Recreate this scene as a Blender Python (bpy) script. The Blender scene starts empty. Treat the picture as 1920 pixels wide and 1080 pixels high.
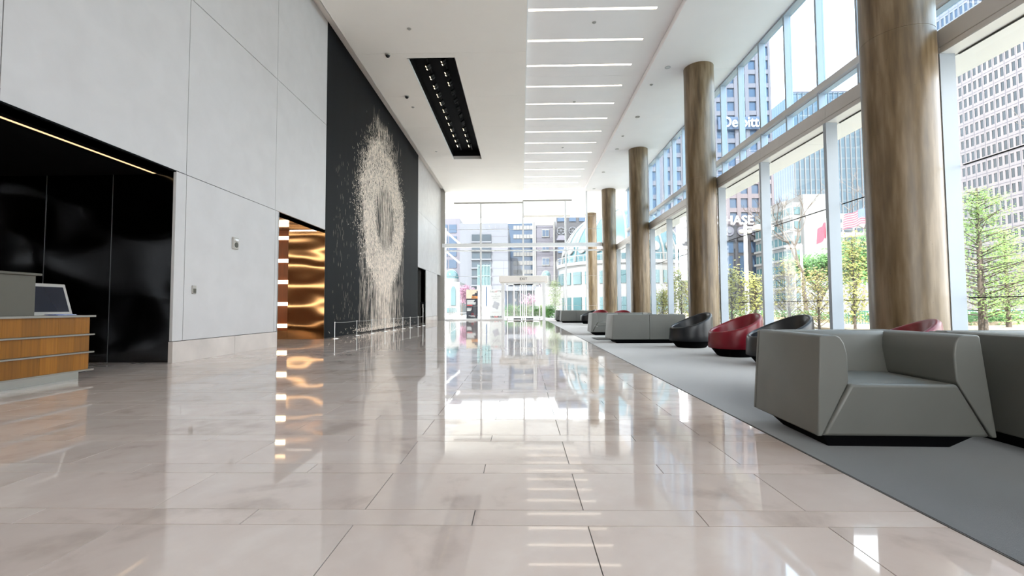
import bpy, bmesh, math, random
import numpy as np
from mathutils import Vector, Matrix
random.seed(7); np.random.seed(7)
S = bpy.context.scene
COL = S.collection
# ------------------------------------------------------------------ camera
F = 850.0; yaw = math.radians(1.15); pit = math.radians(2.49); roll = 0.005
CAM = Vector((0, 0, .9))
fw = Vector((-math.sin(yaw)*math.cos(pit), math.cos(yaw)*math.cos(pit), math.sin(pit)))
r0 = fw.cross(Vector((0, 0, 1))).normalized(); u0 = r0.cross(fw)
RR = r0*math.cos(roll) - u0*math.sin(roll); UU = u0*math.cos(roll) + r0*math.sin(roll)
cd = bpy.data.cameras.new('camera'); cam = bpy.data.objects.new('camera', cd); COL.objects.link(cam)
cd.sensor_width = 36; cd.lens = F/1920*36; cd.clip_end = 2000; cd.clip_start = .05
cam.matrix_world = Matrix(((RR.x, UU.x, -fw.x, CAM.x), (RR.y, UU.y, -fw.y, CAM.y), (RR.z, UU.z, -fw.z, CAM.z), (0, 0, 0, 1)))
S.camera = cam
def ray(px, py): return fw + RR*((px-960)/F) + UU*((540-py)/F)
def PY(px, py, Y):
    d = ray(px, py); return CAM + d*(Y/d.y)
def PX(px, py, X):
    d = ray(px, py); return CAM + d*(X/d.x)
# ------------------------------------------------------------------ world, sun, exposure
W = bpy.data.worlds.new('sky'); S.world = W; W.use_nodes = True
wn = W.node_tree.nodes; wl = W.node_tree.links; wn.clear()
bgd = wn.new('ShaderNodeBackground'); wo = wn.new('ShaderNodeOutputWorld')
tc = wn.new('ShaderNodeTexCoord'); sp = wn.new('ShaderNodeSeparateXYZ'); cr = wn.new('ShaderNodeValToRGB')
wl.new(tc.outputs['Generated'], sp.inputs[0]); wl.new(sp.outputs[2], cr.inputs[0])
cr.color_ramp.elements[0].position = 0.0; cr.color_ramp.elements[0].color = (1.0, .985, .96, 1)
cr.color_ramp.elements[1].position = 0.75; cr.color_ramp.elements[1].color = (.74, .87, 1.0, 1)
wl.new(cr.outputs[0], bgd.inputs[0]); wl.new(bgd.outputs[0], wo.inputs[0])
bgd.inputs[1].default_value = 2.6
sd = bpy.data.lights.new('sun', 'SUN'); sd.energy = 5.0; sd.color = (1, .95, .87); sd.angle = math.radians(1.0)
sun = bpy.data.objects.new('sun', sd); COL.objects.link(sun)
sun.rotation_euler = Vector((.28, .72, -.75)).to_track_quat('-Z', 'Y').to_euler()
S.view_settings.view_transform = 'Standard'; S.view_settings.look = 'None'
S.view_settings.gamma = 1; S.view_settings.use_curve_mapping = False
S.view_settings.exposure = 1.5
S.cycles.max_bounces = 10; S.cycles.diffuse_bounces = 6; S.cycles.glossy_bounces = 5; S.cycles.transparent_max_bounces = 24
S.cycles.transmission_bounces = 6; S.cycles.caustics_reflective = False; S.cycles.caustics_refractive = False
S.cycles.sample_clamp_indirect = 6; S.cycles.use_denoising = True
# ------------------------------------------------------------------ materials
class NT:
    def __init__(s, name):
        s.m = bpy.data.materials.new(name); s.m.use_nodes = True; s.t = s.m.node_tree; s.n = s.t.nodes; s.l = s.t.links
        s.b = s.n['Principled BSDF']; s.out = s.n['Material Output']
    def new(s, t, **k):
        x = s.n.new(t)
        for a, v in k.items(): setattr(x, a, v)
        return x
    def link(s, a, b): s.l.new(a, b)
    def setv(s, i, v): s.b.inputs[i].default_value = v
    def noise(s, scale, detail=3, vec=None, dist=0.0, stretch=None):
        n = s.new('ShaderNodeTexNoise'); n.inputs['Scale'].default_value = scale; n.inputs['Detail'].default_value = detail
        n.inputs['Distortion'].default_value = dist
        if vec is None:
            g = s.new('ShaderNodeNewGeometry'); vec = g.outputs['Position']
        if stretch:
            mp = s.new('ShaderNodeMapping'); mp.inputs['Scale'].default_value = stretch; s.link(vec, mp.inputs[0]); vec = mp.outputs[0]
        s.link(vec, n.inputs['Vector']); return n
    def ramp(s, fac, stops):
        r = s.new('ShaderNodeValToRGB'); e = r.color_ramp.elements
        while len(e) < len(stops): e.new(.5)
        for i, (p, c) in enumerate(stops): e[i].position = p; e[i].color = (*c, 1)
        s.link(fac, r.inputs[0]); return r
    def math(s, op, a, b=None):
        m = s.new('ShaderNodeMath', operation=op)
        for i, v in enumerate((a, b)):
            if v is None: continue
            if isinstance(v, (int, float)): m.inputs[i].default_value = v
            else: s.link(v, m.inputs[i])
        return m.outputs[0]
    def bump(s, h, strength=.2, dist=.01):
        b = s.new('ShaderNodeBump'); b.inputs['Strength'].default_value = strength; b.inputs['Distance'].default_value = dist
        s.link(h, b.inputs['Height']); s.link(b.outputs[0], s.b.inputs['Normal']); return b
def mat(name, c, rough=.5, metal=0, spec=.5, var=.06, scale=3, stretch=None, bump=0, bscale=60, bstretch=None, objvar=0, bdist=.005, coat=0):
    t = NT(name); t.setv('Roughness', rough); t.setv('Metallic', metal); t.setv('Specular IOR Level', spec)
    if coat: t.setv('Coat Weight', coat); t.setv('Coat Roughness', .12)
    n = t.noise(scale, 4, stretch=stretch)
    lo = tuple(max(0, x*(1-var)) for x in c); hi = tuple(min(1, x*(1+var)) for x in c)
    r = t.ramp(n.outputs['Fac'], [(.3, lo), (.7, hi)])
    out = r.outputs[0]
    if objvar:
        oi = t.new('ShaderNodeObjectInfo'); h = t.new('ShaderNodeHueSaturation')
        v = t.math('MULTIPLY_ADD', oi.outputs['Random'], 2*objvar); v.node.inputs[2].default_value = 1-objvar
        t.link(v, h.inputs['Value']); t.link(out, h.inputs['Color']); out = h.outputs[0]
    t.link(out, t.b.inputs['Base Color'])
    if bump:
        b = t.noise(bscale, 3, stretch=bstretch); t.bump(b.outputs['Fac'], bump, bdist)
    return t.m
def emit(name, c, s):
    t = NT(name); t.setv('Emission Color', (*c, 1)); t.setv('Emission Strength', s); t.setv('Base Color', (*c, 1)); return t.m
M = {}
# polished marble tile
t = NT('marble'); oi = t.new('ShaderNodeObjectInfo'); g = t.new('ShaderNodeNewGeometry')
off = t.new('ShaderNodeVectorMath', operation='SCALE'); t.link(g.outputs['Position'], off.inputs[0]); off.inputs[3].default_value = 1.0
ad = t.new('ShaderNodeVectorMath', operation='ADD'); t.link(off.outputs[0], ad.inputs[0])
cmb = t.new('ShaderNodeCombineXYZ'); t.link(t.math('MULTIPLY', oi.outputs['Random'], 40), cmb.inputs[2]); t.link(cmb.outputs[0], ad.inputs[1])
n1 = t.noise(1.6, 6, vec=ad.outputs[0], dist=.9); n2 = t.noise(9, 5, vec=ad.outputs[0], dist=.3)
mx = t.math('ADD', t.math('MULTIPLY', n1.outputs['Fac'], .75), t.math('MULTIPLY', n2.outputs['Fac'], .25))
r = t.ramp(mx, [(.32, (.50, .41, .36)), (.45, (.635, .53, .475)), (.56, (.66, .56, .505)), (.72, (.72, .63, .575))])
h = t.new('ShaderNodeHueSaturation'); v = t.math('MULTIPLY_ADD', oi.outputs['Random'], .10); v.node.inputs[2].default_value = .95
t.link(v, h.inputs['Value']); t.link(r.outputs[0], h.inputs['Color']); t.link(h.outputs[0], t.b.inputs['Base Color'])
t.setv('Roughness', .035); t.setv('IOR', 1.62); M['marble'] = t.m
M['grout'] = mat('grout', (.13, .12, .11), .8)
M['marble_base'] = mat('marble_base', (.55, .49, .45), .25, scale=1.5, var=.12)
M['ceil'] = mat('ceiling_paint', (.90, .845, .79), .7, var=.012, scale=1)
M['ceil_cool'] = mat('ceiling_paint_cool', (.92, .875, .865), .7, var=.015, scale=1)
M['gap'] = mat('shadow_gap', (.10, .095, .09), .9)
# polished plaster
t = NT('plaster'); n = t.noise(2.2, 5, dist=.4); r = t.ramp(n.outputs['Fac'], [(.3, (.495, .475, .47)), (.7, (.53, .51, .505))]); t.link(r.outputs[0], t.b.inputs['Base Color'])
rn = t.noise(3.0, 4, dist=.6); rr = t.ramp(rn.outputs['Fac'], [(.4, (.40,)*3), (.62, (.31,)*3)]); t.link(rr.outputs[0], t.b.inputs['Roughness'])
bn = t.noise(5, 6, dist=.8); t.bump(bn.outputs['Fac'], .3, .004); M['plaster'] = t.m
M['white'] = mat('white_paint', (.80, .80, .80), .35, var=.01)
M['white_metal'] = mat('white_frame_metal', (.36, .405, .455), .35, var=.01)
M['frame_grey'] = mat('warm_grey_frame', (.36, .34, .31), .4, var=.02)
M['bulkhead'] = mat('beam_paint', (.60, .57, .54), .45, var=.02)
M['black'] = mat('matt_black', (.004, .004, .005), .8, spec=.1, var=.0)
M['blackm'] = mat('black_metal', (.012, .012, .013), .35, var=.0, metal=.6)
# dark brushed steel with soft waves
t = NT('dark_steel'); t.setv('Base Color', (.07, .071, .074, 1)); t.setv('Metallic', 1); t.setv('Roughness', .13)
n = t.noise(.75, 0, stretch=(1.0, 1, 1.5), dist=.2); b1 = t.bump(n.outputs['Fac'], 1.0, .16); M['steel'] = t.m
t = NT('bronze_mirror'); t.setv('Base Color', (.27, .185, .115, 1)); t.setv('Metallic', 1); t.setv('Roughness', .10)
n = t.noise(1.0, 0, stretch=(.9, 1, 1.9), dist=.1); t.bump(n.outputs['Fac'], 1.0, .035); M['bronze'] = t.m
M['stainless'] = mat('stainless', (.55, .55, .54), .28, metal=1, var=.03)
M['darkstainless'] = mat('lift_steel', (.20, .195, .185), .3, metal=.8, var=.1, scale=1)
# veneer
t = NT('desk_veneer'); n = t.noise(30, 3, stretch=(1, 1.6, .05)); oi = t.new('ShaderNodeObjectInfo')
r = t.ramp(n.outputs['Fac'], [(.3, (.185, .066, .004)), (.7, (.26, .10, .008))]); h = t.new('ShaderNodeHueSaturation')
v = t.math('MULTIPLY_ADD', oi.outputs['Random'], .45); v.node.inputs[2].default_value = .8
t.link(v, h.inputs['Value']); t.link(r.outputs[0], h.inputs['Color']); t.link(h.outputs[0], t.b.inputs['Base Color']); t.setv('Roughness', .35); M['veneer'] = t.m
t = NT('cherry_veneer'); n = t.noise(25, 3, stretch=(1.5, 1, .05)); r = t.ramp(n.outputs['Fac'], [(.3, (.12, .028, .006)), (.7, (.17, .040, .009))])
t.link(r.outputs[0], t.b.inputs['Base Color']); t.setv('Roughness', .3); M['cherry'] = t.m
M['desk_grey'] = mat('desk_grey', (.085, .078, .062), .4, var=.03)
M['desk_metal'] = mat('desk_trim_metal', (.42, .40, .38), .3, metal=.9, var=.03)
# concrete
t = NT('concrete'); n1 = t.noise(1.3, 5, stretch=(3.0, 3.0, .22), dist=.3); n2 = t.noise(7, 5, stretch=(1.6, 1.6, .2))
mx = t.math('ADD', t.math('MULTIPLY', n1.outputs['Fac'], .6), t.math('MULTIPLY', n2.outputs['Fac'], .4))
r = t.ramp(mx, [(.36, (.070, .042, .018)), (.5, (.145, .095, .045)), (.62, (.225, .16, .095))])
vo = t.new('ShaderNodeTexVoronoi'); vo.inputs['Scale'].default_value = 9; g = t.new('ShaderNodeNewGeometry'); t.link(g.outputs['Position'], vo.inputs['Vector'])
pit_ = t.math('LESS_THAN', vo.outputs['Distance'], .045); mm = t.new('ShaderNodeMix', data_type='RGBA'); t.link(pit_, mm.inputs[0])
t.link(r.outputs[0], mm.inputs[6]); mm.inputs[7].default_value = (.06, .045, .03, 1); t.link(mm.outputs[2], t.b.inputs['Base Color'])
t.setv('Roughness', .32); t.bump(n2.outputs['Fac'], .25, .01); M['concrete'] = t.m
# carpet
t = NT('carpet'); n = t.noise(1.2, 4, stretch=(.6, 2.0, 1), dist=.5); n2 = t.noise(420, 2); mx = t.math('ADD', t.math('MULTIPLY', n.outputs['Fac'], .7), t.math('MULTIPLY', n2.outputs['Fac'], .3))
r = t.ramp(mx, [(.35, (.006, .009, .014)), (.65, (.020, .025, .032))]); t.link(r.outputs[0], t.b.inputs['Base Color']); t.setv('Roughness', .85)
t.setv('Sheen Weight', .8); t.setv('Sheen Roughness', .35); t.bump(n2.outputs['Fac'], .3, .003); M['carpet'] = t.m
M['leather'] = mat('grey_leather', (.132, .134, .120), .42, var=.04, bump=.15, bscale=220, bdist=.001)
M['leather_black'] = mat('black_leather', (.009, .0105, .013), .36, var=.1, bump=.1, bscale=300, bdist=.001)
M['leather_red'] = mat('red_leather', (0.1890, 0.0028, 0.0126), .33, var=.05, bump=.1, bscale=300, bdist=.001)
M['splash'] = mat('cream_mud', (.74, .63, .53), .8, var=.25, scale=6)
M['mural'] = mat('charcoal_panel', (.004, .0048, .006), .6, spec=.13, var=.25, scale=2, stretch=(1, 1, .12))
# glass
def glass(name, tint, ior=1.45):
    t = NT(name); t.n.remove(t.b); tr = t.new('ShaderNodeBsdfTransparent'); tr.inputs[0].default_value = (*tint, 1)
    gl = t.new('ShaderNodeBsdfGlossy'); gl.inputs['Roughness'].default_value = .0
    fr = t.new('ShaderNodeFresnel'); fr.inputs[0].default_value = ior; mx = t.new('ShaderNodeMixShader')
    geo = t.new('ShaderNodeNewGeometry'); ff = t.math('MULTIPLY', fr.outputs[0], t.math('SUBTRACT', 1.0, geo.outputs['Backfacing']))
    t.link(ff, mx.inputs[0]); t.link(tr.outputs[0], mx.inputs[1]); t.link(gl.outputs[0], mx.inputs[2]); t.link(mx.outputs[0], t.out.inputs[0]); return t.m
M['glass'] = glass('clear_glass', (.97, .985, .985)); M['glass_blue'] = glass('tinted_upper_glass', (.80, .90, .97))
M['strip'] = emit('strip_light', (1, .86, .70), 1.8)
M['cove'] = emit('warm_cove_light', (1, .68, .36), 0.5)
M['liftlight'] = emit('lift_lobby_light', (1, .78, .50), 4.5)
M['lamp'] = emit('spot_lamp', (1, .80, .50), 4.0)
# ------------------------------------------------------------------ geometry helpers
class G:
    def __init__(s): s.v = []; s.f = []
    def add(s, v, f):
        k = len(s.v); s.v += [tuple(x) for x in v]; s.f += [tuple(i+k for i in q) for q in f]; return s
    def box(s, x0, x1, y0, y1, z0, z1):
        return s.add([(x0,y0,z0),(x1,y0,z0),(x1,y1,z0),(x0,y1,z0),(x0,y0,z1),(x1,y0,z1),(x1,y1,z1),(x0,y1,z1)],
                     [(0,3,2,1),(4,5,6,7),(0,1,5,4),(1,2,6,5),(2,3,7,6),(3,0,4,7)])
    def tube(s, a, b, r0, r1=None, n=10, caps=True):
        a = Vector(a); b = Vector(b); r1 = r0 if r1 is None else r1; d = (b-a).normalized()
        x = d.orthogonal().normalized(); y = d.cross(x); v = []
        for p, r in ((a, r0), (b, r1)):
            for i in range(n):
                t = 2*math.pi*i/n; v.append(p + x*(r*math.cos(t)) + y*(r*math.sin(t)))
        f = [(i, (i+1) % n, n+(i+1) % n, n+i) for i in range(n)]
        if caps: f += [tuple(range(n-1, -1, -1)), tuple(range(n, 2*n))]
        return s.add(v, f)
    def lathe(s, prof, c=(0, 0), n=32, caps=True):
        v = []; f = []; m = len(prof)
        for r, z in prof:
            for i in range(n):
                t = 2*math.pi*i/n; v.append((c[0]+r*math.cos(t), c[1]+r*math.sin(t), z))
        for j in range(m-1):
            for i in range(n): f.append((j*n+i, j*n+(i+1) % n, (j+1)*n+(i+1) % n, (j+1)*n+i))
        if caps: f += [tuple(range(n-1, -1, -1)), tuple(range((m-1)*n, m*n))]
        return s.add(v, f)
    def prism(s, poly, axis, a, b):
        # poly in the two other axes, extruded along axis from a to b
        def P(q, t): return {'x': (t, q[0], q[1]), 'y': (q[0], t, q[1]), 'z': (q[0], q[1], t)}[axis]
        n = len(poly); v = [P(q, a) for q in poly] + [P(q, b) for q in poly]
        f = [tuple(range(n)), tuple(range(2*n-1, n-1, -1))] + [(i, n+i, n+(i+1) % n, (i+1) % n) for i in range(n)]
        return s.add(v, f)
    def mesh(s, name):
        me = bpy.data.meshes.new(name); me.from_pydata(s.v, [], s.f); me.update(); return me
def fixn(me):
    bm = bmesh.new(); bm.from_mesh(me); bmesh.ops.recalc_face_normals(bm, faces=bm.faces); bm.to_mesh(me); bm.free()
ORG = {}
def link(name, me, parent=None, loc=None):
    o = bpy.data.objects.new(name, me); COL.objects.link(o)
    if parent is not None: o.parent = parent
    if loc is not None: o.location = loc
    return o
def part(name, g, m, parent=None, smooth=False, bevel=0, label=None, fix=True, seg=2, kind=None):
    """g in the parent's local coordinates"""
    me = g.mesh(name)
    if fix: fixn(me)
    me.materials.append(M[m] if isinstance(m, str) else m)
    if smooth:
        me.polygons.foreach_set('use_smooth', [True]*len(me.polygons)); me.set_sharp_from_angle(angle=math.radians(40))
    o = link(name, me, parent)
    if bevel:
        b = o.modifiers.new('bevel', 'BEVEL'); b.width = bevel; b.segments = seg; b.limit_method = 'ANGLE'; b.angle_limit = math.radians(25)
        me.polygons.foreach_set('use_smooth', [True]*len(me.polygons)); b.harden_normals = False
        me.set_sharp_from_angle(angle=math.radians(50)) if not smooth else None
    if label: o['label'] = label
    if kind: o['kind'] = kind
    return o
def tag(o, label=None, cat=None, group=None, kind=None):
    if label: o['label'] = label
    if cat: o['category'] = cat
    if group: o['group'] = group
    if kind: o['kind'] = kind
    return o
def thing(name, label, cat, loc=(0, 0, 0), rz=0, group=None):
    o = link(name, None, None, loc); o.rotation_euler = (0, 0, rz); return tag(o, label, cat, group)
def struct(name, g, m, **k):
    o = part(name, g, m, **k); o['kind'] = 'structure'; return o
def sempty(name, loc=(0, 0, 0)):
    o = link(name, None, None, loc); o['kind'] = 'structure'; return o
def dup(root, loc=None, rz=None, label=None, group=None):
    r = root.copy(); COL.objects.link(r)
    if loc is not None: r.location = loc
    if rz is not None: r.rotation_euler = (0, 0, rz)
    if label: r['label'] = label
    if group: r['group'] = group
    for ch in list(root.children):
        c = ch.copy(); COL.objects.link(c); c.parent = r
        for gch in list(ch.children):
            d = gch.copy(); COL.objects.link(d); d.parent = c
    return r
ORD = 'first second third fourth fifth sixth seventh eighth ninth tenth eleventh twelfth thirteenth fourteenth fifteenth sixteenth seventeenth eighteenth'.split()
def B(*a): return G().box(*a)
_cache = {}
def piece(name, dims, m, parent, loc, key=None):
    """a box piece of the given size centred on loc, mesh shared between alike pieces"""
    k = (name, tuple(round(d, 4) for d in dims), m if isinstance(m, str) else m.name)
    if k not in _cache:
        x, y, z = (d/2 for d in dims); me = B(-x, x, -y, y, -z, z).mesh(name); me.materials.append(M[m] if isinstance(m, str) else m); _cache[k] = me
    return link(name, _cache[k], parent, loc)
YE = 33.0; XW = -5.85; YB = -17.7; XG = 7.2; XU = 7.85
# ================================================================== SETTING
# floor: grout bed, each near tile an own piece, the rest one joined part
fl = struct('floor', B(-10, 7.95, YB, YE+.2, -.12, -.004), 'grout')
rows = []
y = 1.915
while y < YE: rows.append((y, y+.145, -.21)); rows.append((y+.145, y+.592, .27)); y += .592
y = 1.915-.592
while y > YB: rows.insert(0, (y, y+.145, -.21)); rows.insert(1, (y+.145, y+.592, .27)); y -= .592
tiles = []; L = .975; gp = .0022
for (a, b, x0) in rows:
    xs = x0 - 11*L
    while xs < 1.73:
        l, r_ = max(xs, -10), min(xs+L, 1.73)
        if r_-l > .05: tiles.append((l+gp, r_-gp, a+gp, min(b, YE)-gp))
        xs += L
def vis(tl):
    cy = (tl[2]+tl[3])/2; cx = (tl[0]+tl[1])/2
    if tl[3] < 1.45: return 1e3+abs(cy)
    if abs(cx) > cy*1.15+.5: return 500+cy
    return cy
tiles.sort(key=vis)
for (a, b, c, d) in tiles[:290]:
    o = piece('tile', (b-a, d-c, .02), 'marble', fl, ((a+b)/2, (c+d)/2, -.01))
    o.rotation_euler = (random.uniform(-.0007, .0007), random.uniform(-.0007, .0007), 0)
g = G()
for (a, b, c, d) in tiles[290:]: g.box(a, b, c, d, -.02, 0)
part('tiles', g, 'marble', fl, kind='stuff', fix=False)
cp = part('carpet', B(1.738, 7.12, YB+.02, 29.6, -.003, .004), 'carpet')
tag(cp, 'long grey wool carpet under the seating beside the window wall', 'carpet')
g = G().box(1.74, 7.9, 29.61, YE-.01, -.02, 0)
part('border_slab', g, 'marble', fl)
part('edge_strip', B(1.730, 1.736, YB, 29.6, -.01, .003), 'gap', fl)
# left wall: backing + plaster panels with open joints
wlft = struct('wall_left', G().box(XW-.30, XW-.05, 7.71, 10.75, 0, 3.24).box(XW-.30, XW-.05, YB, 33.2, 3.24, 9.75).box(XW-.30, XW-.05, YB, -4.0, 0, 3.24)
              .box(XW-.30, XW-.05, 13.44, 25.6, 0, 3.24).box(XW-.30, XW-.05, 27.7, 31.5, 0, 3.24), 'gap')
def wpanel(y0, y1, z0, z1):
    q = .006; piece('panel', (.05, y1-y0-2*q, z1-z0-2*q), 'plaster', wlft, (XW-.025, (y0+y1)/2, (z0+z1)/2))
YS = [YB, -15.1, -12.25, -9.4, -6.55, -3.7, -.85, 2.03, 4.88, 7.73, 10.6, 13.36]
for z0, z1 in ((3.255, 6.44), (6.44, 9.66)):
    for a, b in zip(YS[:-1], YS[1:]): wpanel(a, b, z0, z1)
    for a, b in ((25.52, 28.3), (28.3, 31.1), (31.1, 33.1)): wpanel(a, b, z0, z1)
for a, b in ((YB, -15.1), (-15.1, -12.25), (-12.25, -9.4), (-9.4, -6.55), (-6.55, -4.0), (7.5, 7.74), (7.74, 10.62), (10.62, 10.75), (27.7, 29.6), (29.6, 31.5)): wpanel(a, b, .36, 3.255)
bl = sempty('baseboard_left')
for a, b in ((7.5, 9.15), (9.155, 10.75), (27.7, 29.6), (29.605, 31.5)): piece('slab', (.075, b-a-.004, .355), 'marble_base', bl, (XW-.022, (a+b)/2, .178))
# dark opening behind the reception desk
rec = sempty('wall_recess')
part('panel_back', B(-9.6, -9.5, -4.0, 7.8, 0, 3.3), 'steel', rec)
for k, (a, b) in enumerate(((-9.5, -8.245), (-8.235, -7.07), (-7.06, XW-.05))): part('panel', B(a, b, 7.64, 7.70, 0, 3.24), 'steel', rec)
part('backing', B(-9.6, XW-.3, 7.705, 7.9, 0, 3.4), 'stainless', rec)
part('lining', G().box(XW-.30, XW-.285, -4.0, 7.5, 3.24, 3.5), 'black', rec)
part('near_panel', B(-9.6, XW-.02, -4.1, -4.0, 0, 3.3), 'steel', rec)
for x in (-8.24, -7.065): part('seam', B(x-.002, x+.002, 7.632, 7.64, 0, 3.24), 'stainless', rec)
cr_ = sempty('ceiling_recess'); part('board', G().box(-9.6, -6.36, -4.0, 7.7, 3.25, 3.4).box(-6.27, XW-.002, -4.0, 7.7, 3.24, 3.4).box(-6.36, -6.27, -4.0, 7.7, 3.33, 3.4), 'black', cr_)
cl = thing('linear_light', 'long warm line of light along the dark soffit above the reception desk', 'ceiling light', (-6.315, 3.5, 3.25))
part('diffuser', B(-.04, .04, -6, 4.12, .0, .03), 'cove', cl); part('channel', G().box(-.046, -.04, -6, 4.13, -.004, .05).box(.04, .046, -6, 4.13, -.004, .05), 'blackm', cl)
# bronze lined lift lobby
lob = sempty('wall_lobby')
part('bronze_panel', B(-6.95, XW-.02, 13.36, 13.42, .0, 3.22), 'bronze', lob)
part('edge_trim', B(XW-.02, XW+.004, 13.35, 13.36, 0, 3.24), 'bronze', lob)
part('edge_trim', B(XW-.30, XW+.004, 10.75, 10.775, 0, 3.24), 'stainless', lob)
part('bronze_panel', B(-10.0, XW-.32, 10.66, 10.72, 0, .42), 'bronze', lob)
g = G(); zl = [.40, 1.045, 1.70, 2.335, 3.02]
part('wood_panel', B(-10, -6.96, 13.38, 13.43, .26, 3.24), 'cherry', lob)
part('wood_panel', B(-10, -6.16, 10.60, 10.66, .0, 3.24), 'cherry', lob)
part('plinth', B(-10, -6.96, 13.37, 13.43, 0, .26), 'bronze', lob)
part('end_panel', B(-10.1, -10, 10.6, 13.45, 0, 3.3), 'cherry', lob)
part('ceiling_board', B(-10.1, XW-.05, 10.6, 13.45, 3.24, 3.32), 'bronze', lob)
for i, z in enumerate(zl):
    lt = thing('light_bar', '%s light bar from the bottom on the cherry wood wall of the lift lobby' % ORD[i], 'wall light', (-8.47, 13.37, z), group='light bars in the lift lobby')
    part('diffuser', B(-1.51, 1.51, -.012, .01, -.052, .052), 'liftlight', lt); part('back_tray', B(-1.51, 1.51, .0, .012, -.056, .056), 'stainless', lt)
    lt = thing('light_bar', '%s light bar up the lobby wall seen only in the bronze mirror' % ORD[i], 'wall light', (-8.1, 10.67, z), group='light bars in the lift lobby')
    part('diffuser', B(-1.9, 1.9, -.01, .012, -.035, .035), 'liftlight', lt); part('back_tray', B(-1.9, 1.9, -.012, .0, -.054, .054), 'stainless', lt)
# far openings
for i, (a, b) in enumerate(((25.6, 27.7), (31.5, 32.9))):
    d = sempty('door_%d' % (i+1))
    part('side_panel', B(-7.2, XW-.01, b, b+.05, 0, 3.24), 'darkstainless', d)
    part('side_panel', B(-7.2, XW-.3, a-.05, a, 0, 3.24), 'darkstainless', d)
    part('back_panel', B(-7.25, -7.2, a, b, 0, 3.24), 'darkstainless', d)
    part('head', B(-7.2, XW-.01, a, b, 3.24, 3.28), 'darkstainless', d)
# unseen back wall behind the camera, glazed as an added source of daylight
w4 = sempty('rear_fill_window')
for x in (-5.8, -3.2, -.6, 2.0, 4.6, 7.1): piece('mullion', (.12, .16, 9.45), 'white_metal', w4, (x, YB-.05, 4.72))
for x in (-5.8, -3.2, -.6, 2.0, 4.6):
    for z0, z1 in ((.05, 5.0), (5.2, 9.4)): piece('pane', (2.45, .012, z1-z0), 'glass', w4, (x+1.3, YB-.05, (z0+z1)/2))
piece('transom', (13.2, .2, .2), 'white_metal', w4, (.65, YB-.05, 5.1))
# mural
mu = thing('mural', 'tall charcoal panel with a splashed cream ring of dripping mud', 'mural', (XW-.045, 19.44, 0))
part('board', B(0, .05, -6.07, 6.08, .02, 9.66), 'mural', mu)
g = G(); cy0, cz0 = -.12, 4.75
def stroke(y, z, ln, w, ang):
    c, s = math.cos(ang)*ln/2, math.sin(ang)*ln/2; nx, nz = -math.sin(ang)*w/2, math.cos(ang)*w/2
    if abs(y) > 6 or z > 9.6 or z < .06: return
    x = .0505 + random.random()*.0035; k = .35
    pts = [(y-c, z-s), (y-c*.4+nx, z-s*.4+nz), (y+c*.5+nx*.8, z+s*.5+nz*.8), (y+c, z+s), (y+c*.5-nx*.8, z+s*.5-nz*.8), (y-c*.4-nx, z-s*.4-nz)]
    g.add([(x, a, max(.03, b)) for a, b in pts], [(0, 5, 4, 3, 2, 1)])
rn = random.Random(5)
for i in range(17000):
    a = rn.uniform(0, 2*math.pi); u = rn.random(); wob = .16*math.sin(3*a+1)+.12*math.sin(7*a)+.08*math.sin(13*a+2)
    ri = 1.35 + .25*math.sin(a)*0; ro = 2.95+wob*.8
    r = ri + (ro-ri)*u**.8 + rn.gauss(0, .10)
    yy = cy0 + r*math.cos(a)*(.98); zz = cz0 + r*math.sin(a)*1.03
    sw = a + math.pi/2 + rn.gauss(0, .5) + .8*math.sin(5*r+3*a)
    if rn.random() < .4: sw = math.pi/2 + rn.gauss(0, .15)
    stroke(yy, zz, rn.uniform(.05, .30), rn.uniform(.007, .026), sw)
for i in range(900):   # vertical runs through the dark centre
    yy = cy0 + rn.gauss(0, .75); zz = rn.uniform(3.2, 6.4)
    stroke(yy, zz, rn.uniform(.2, 1.1), rn.uniform(.006, .02), math.pi/2 + rn.gauss(0, .02))
for i in range(1500):  # drips under the ring
    yy = cy0 + rn.gauss(0, 1.25); zz = rn.uniform(0, 1)**1.0*3.0; 
    if rn.random() < abs(yy-cy0)/3.3: continue
    stroke(yy, zz, rn.uniform(.3, 1.5), rn.uniform(.006, .03), math.pi/2 + rn.gauss(0, .01))
for i in range(420):  # falling thin drips beside the ring
    s_ = rn.choice((-1, 1)); yy = cy0 + s_*rn.uniform(2.0, 3.1); zz = rn.uniform(.3, 4.6)
    stroke(yy, zz, rn.uniform(.15, .9), rn.uniform(.004, .011), math.pi/2 + rn.gauss(0, .02))
for i in range(2600):  # flung spatter
    a = rn.gauss(math.pi*.62, .75) if rn.random() < .75 else rn.uniform(math.pi*.8, math.pi*1.35)
    r = 2.9 + abs(rn.gauss(0, .42)); yy = cy0 + r*math.cos(a); zz = cz0 + r*math.sin(a)*1.03
    stroke(yy, zz, rn.uniform(.02, .16), rn.uniform(.006, .022), (a if rn.random() < .5 else math.pi/2) + rn.gauss(0, .15))
for i in range(110):
    stroke(cy0 + rn.gauss(0, .8), rn.uniform(7.6, 8.7), rn.uniform(.2, .8), rn.uniform(.01, .03), math.pi/2 + rn.gauss(0, .12))
for i in range(400):
    stroke(rn.uniform(-5.5, 0), rn.uniform(.5, 6), rn.uniform(.06, .25), rn.uniform(.003, .007), math.pi/2)
for i in range(1200):
    stroke(cy0 + rn.gauss(0, 1.7), abs(rn.gauss(0, .12))+.06, rn.uniform(.04, .16), rn.uniform(.006, .02), rn.uniform(0, 3.14))
part('mud_splash', g, 'splash', mu, kind='stuff', fix=False)
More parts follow.
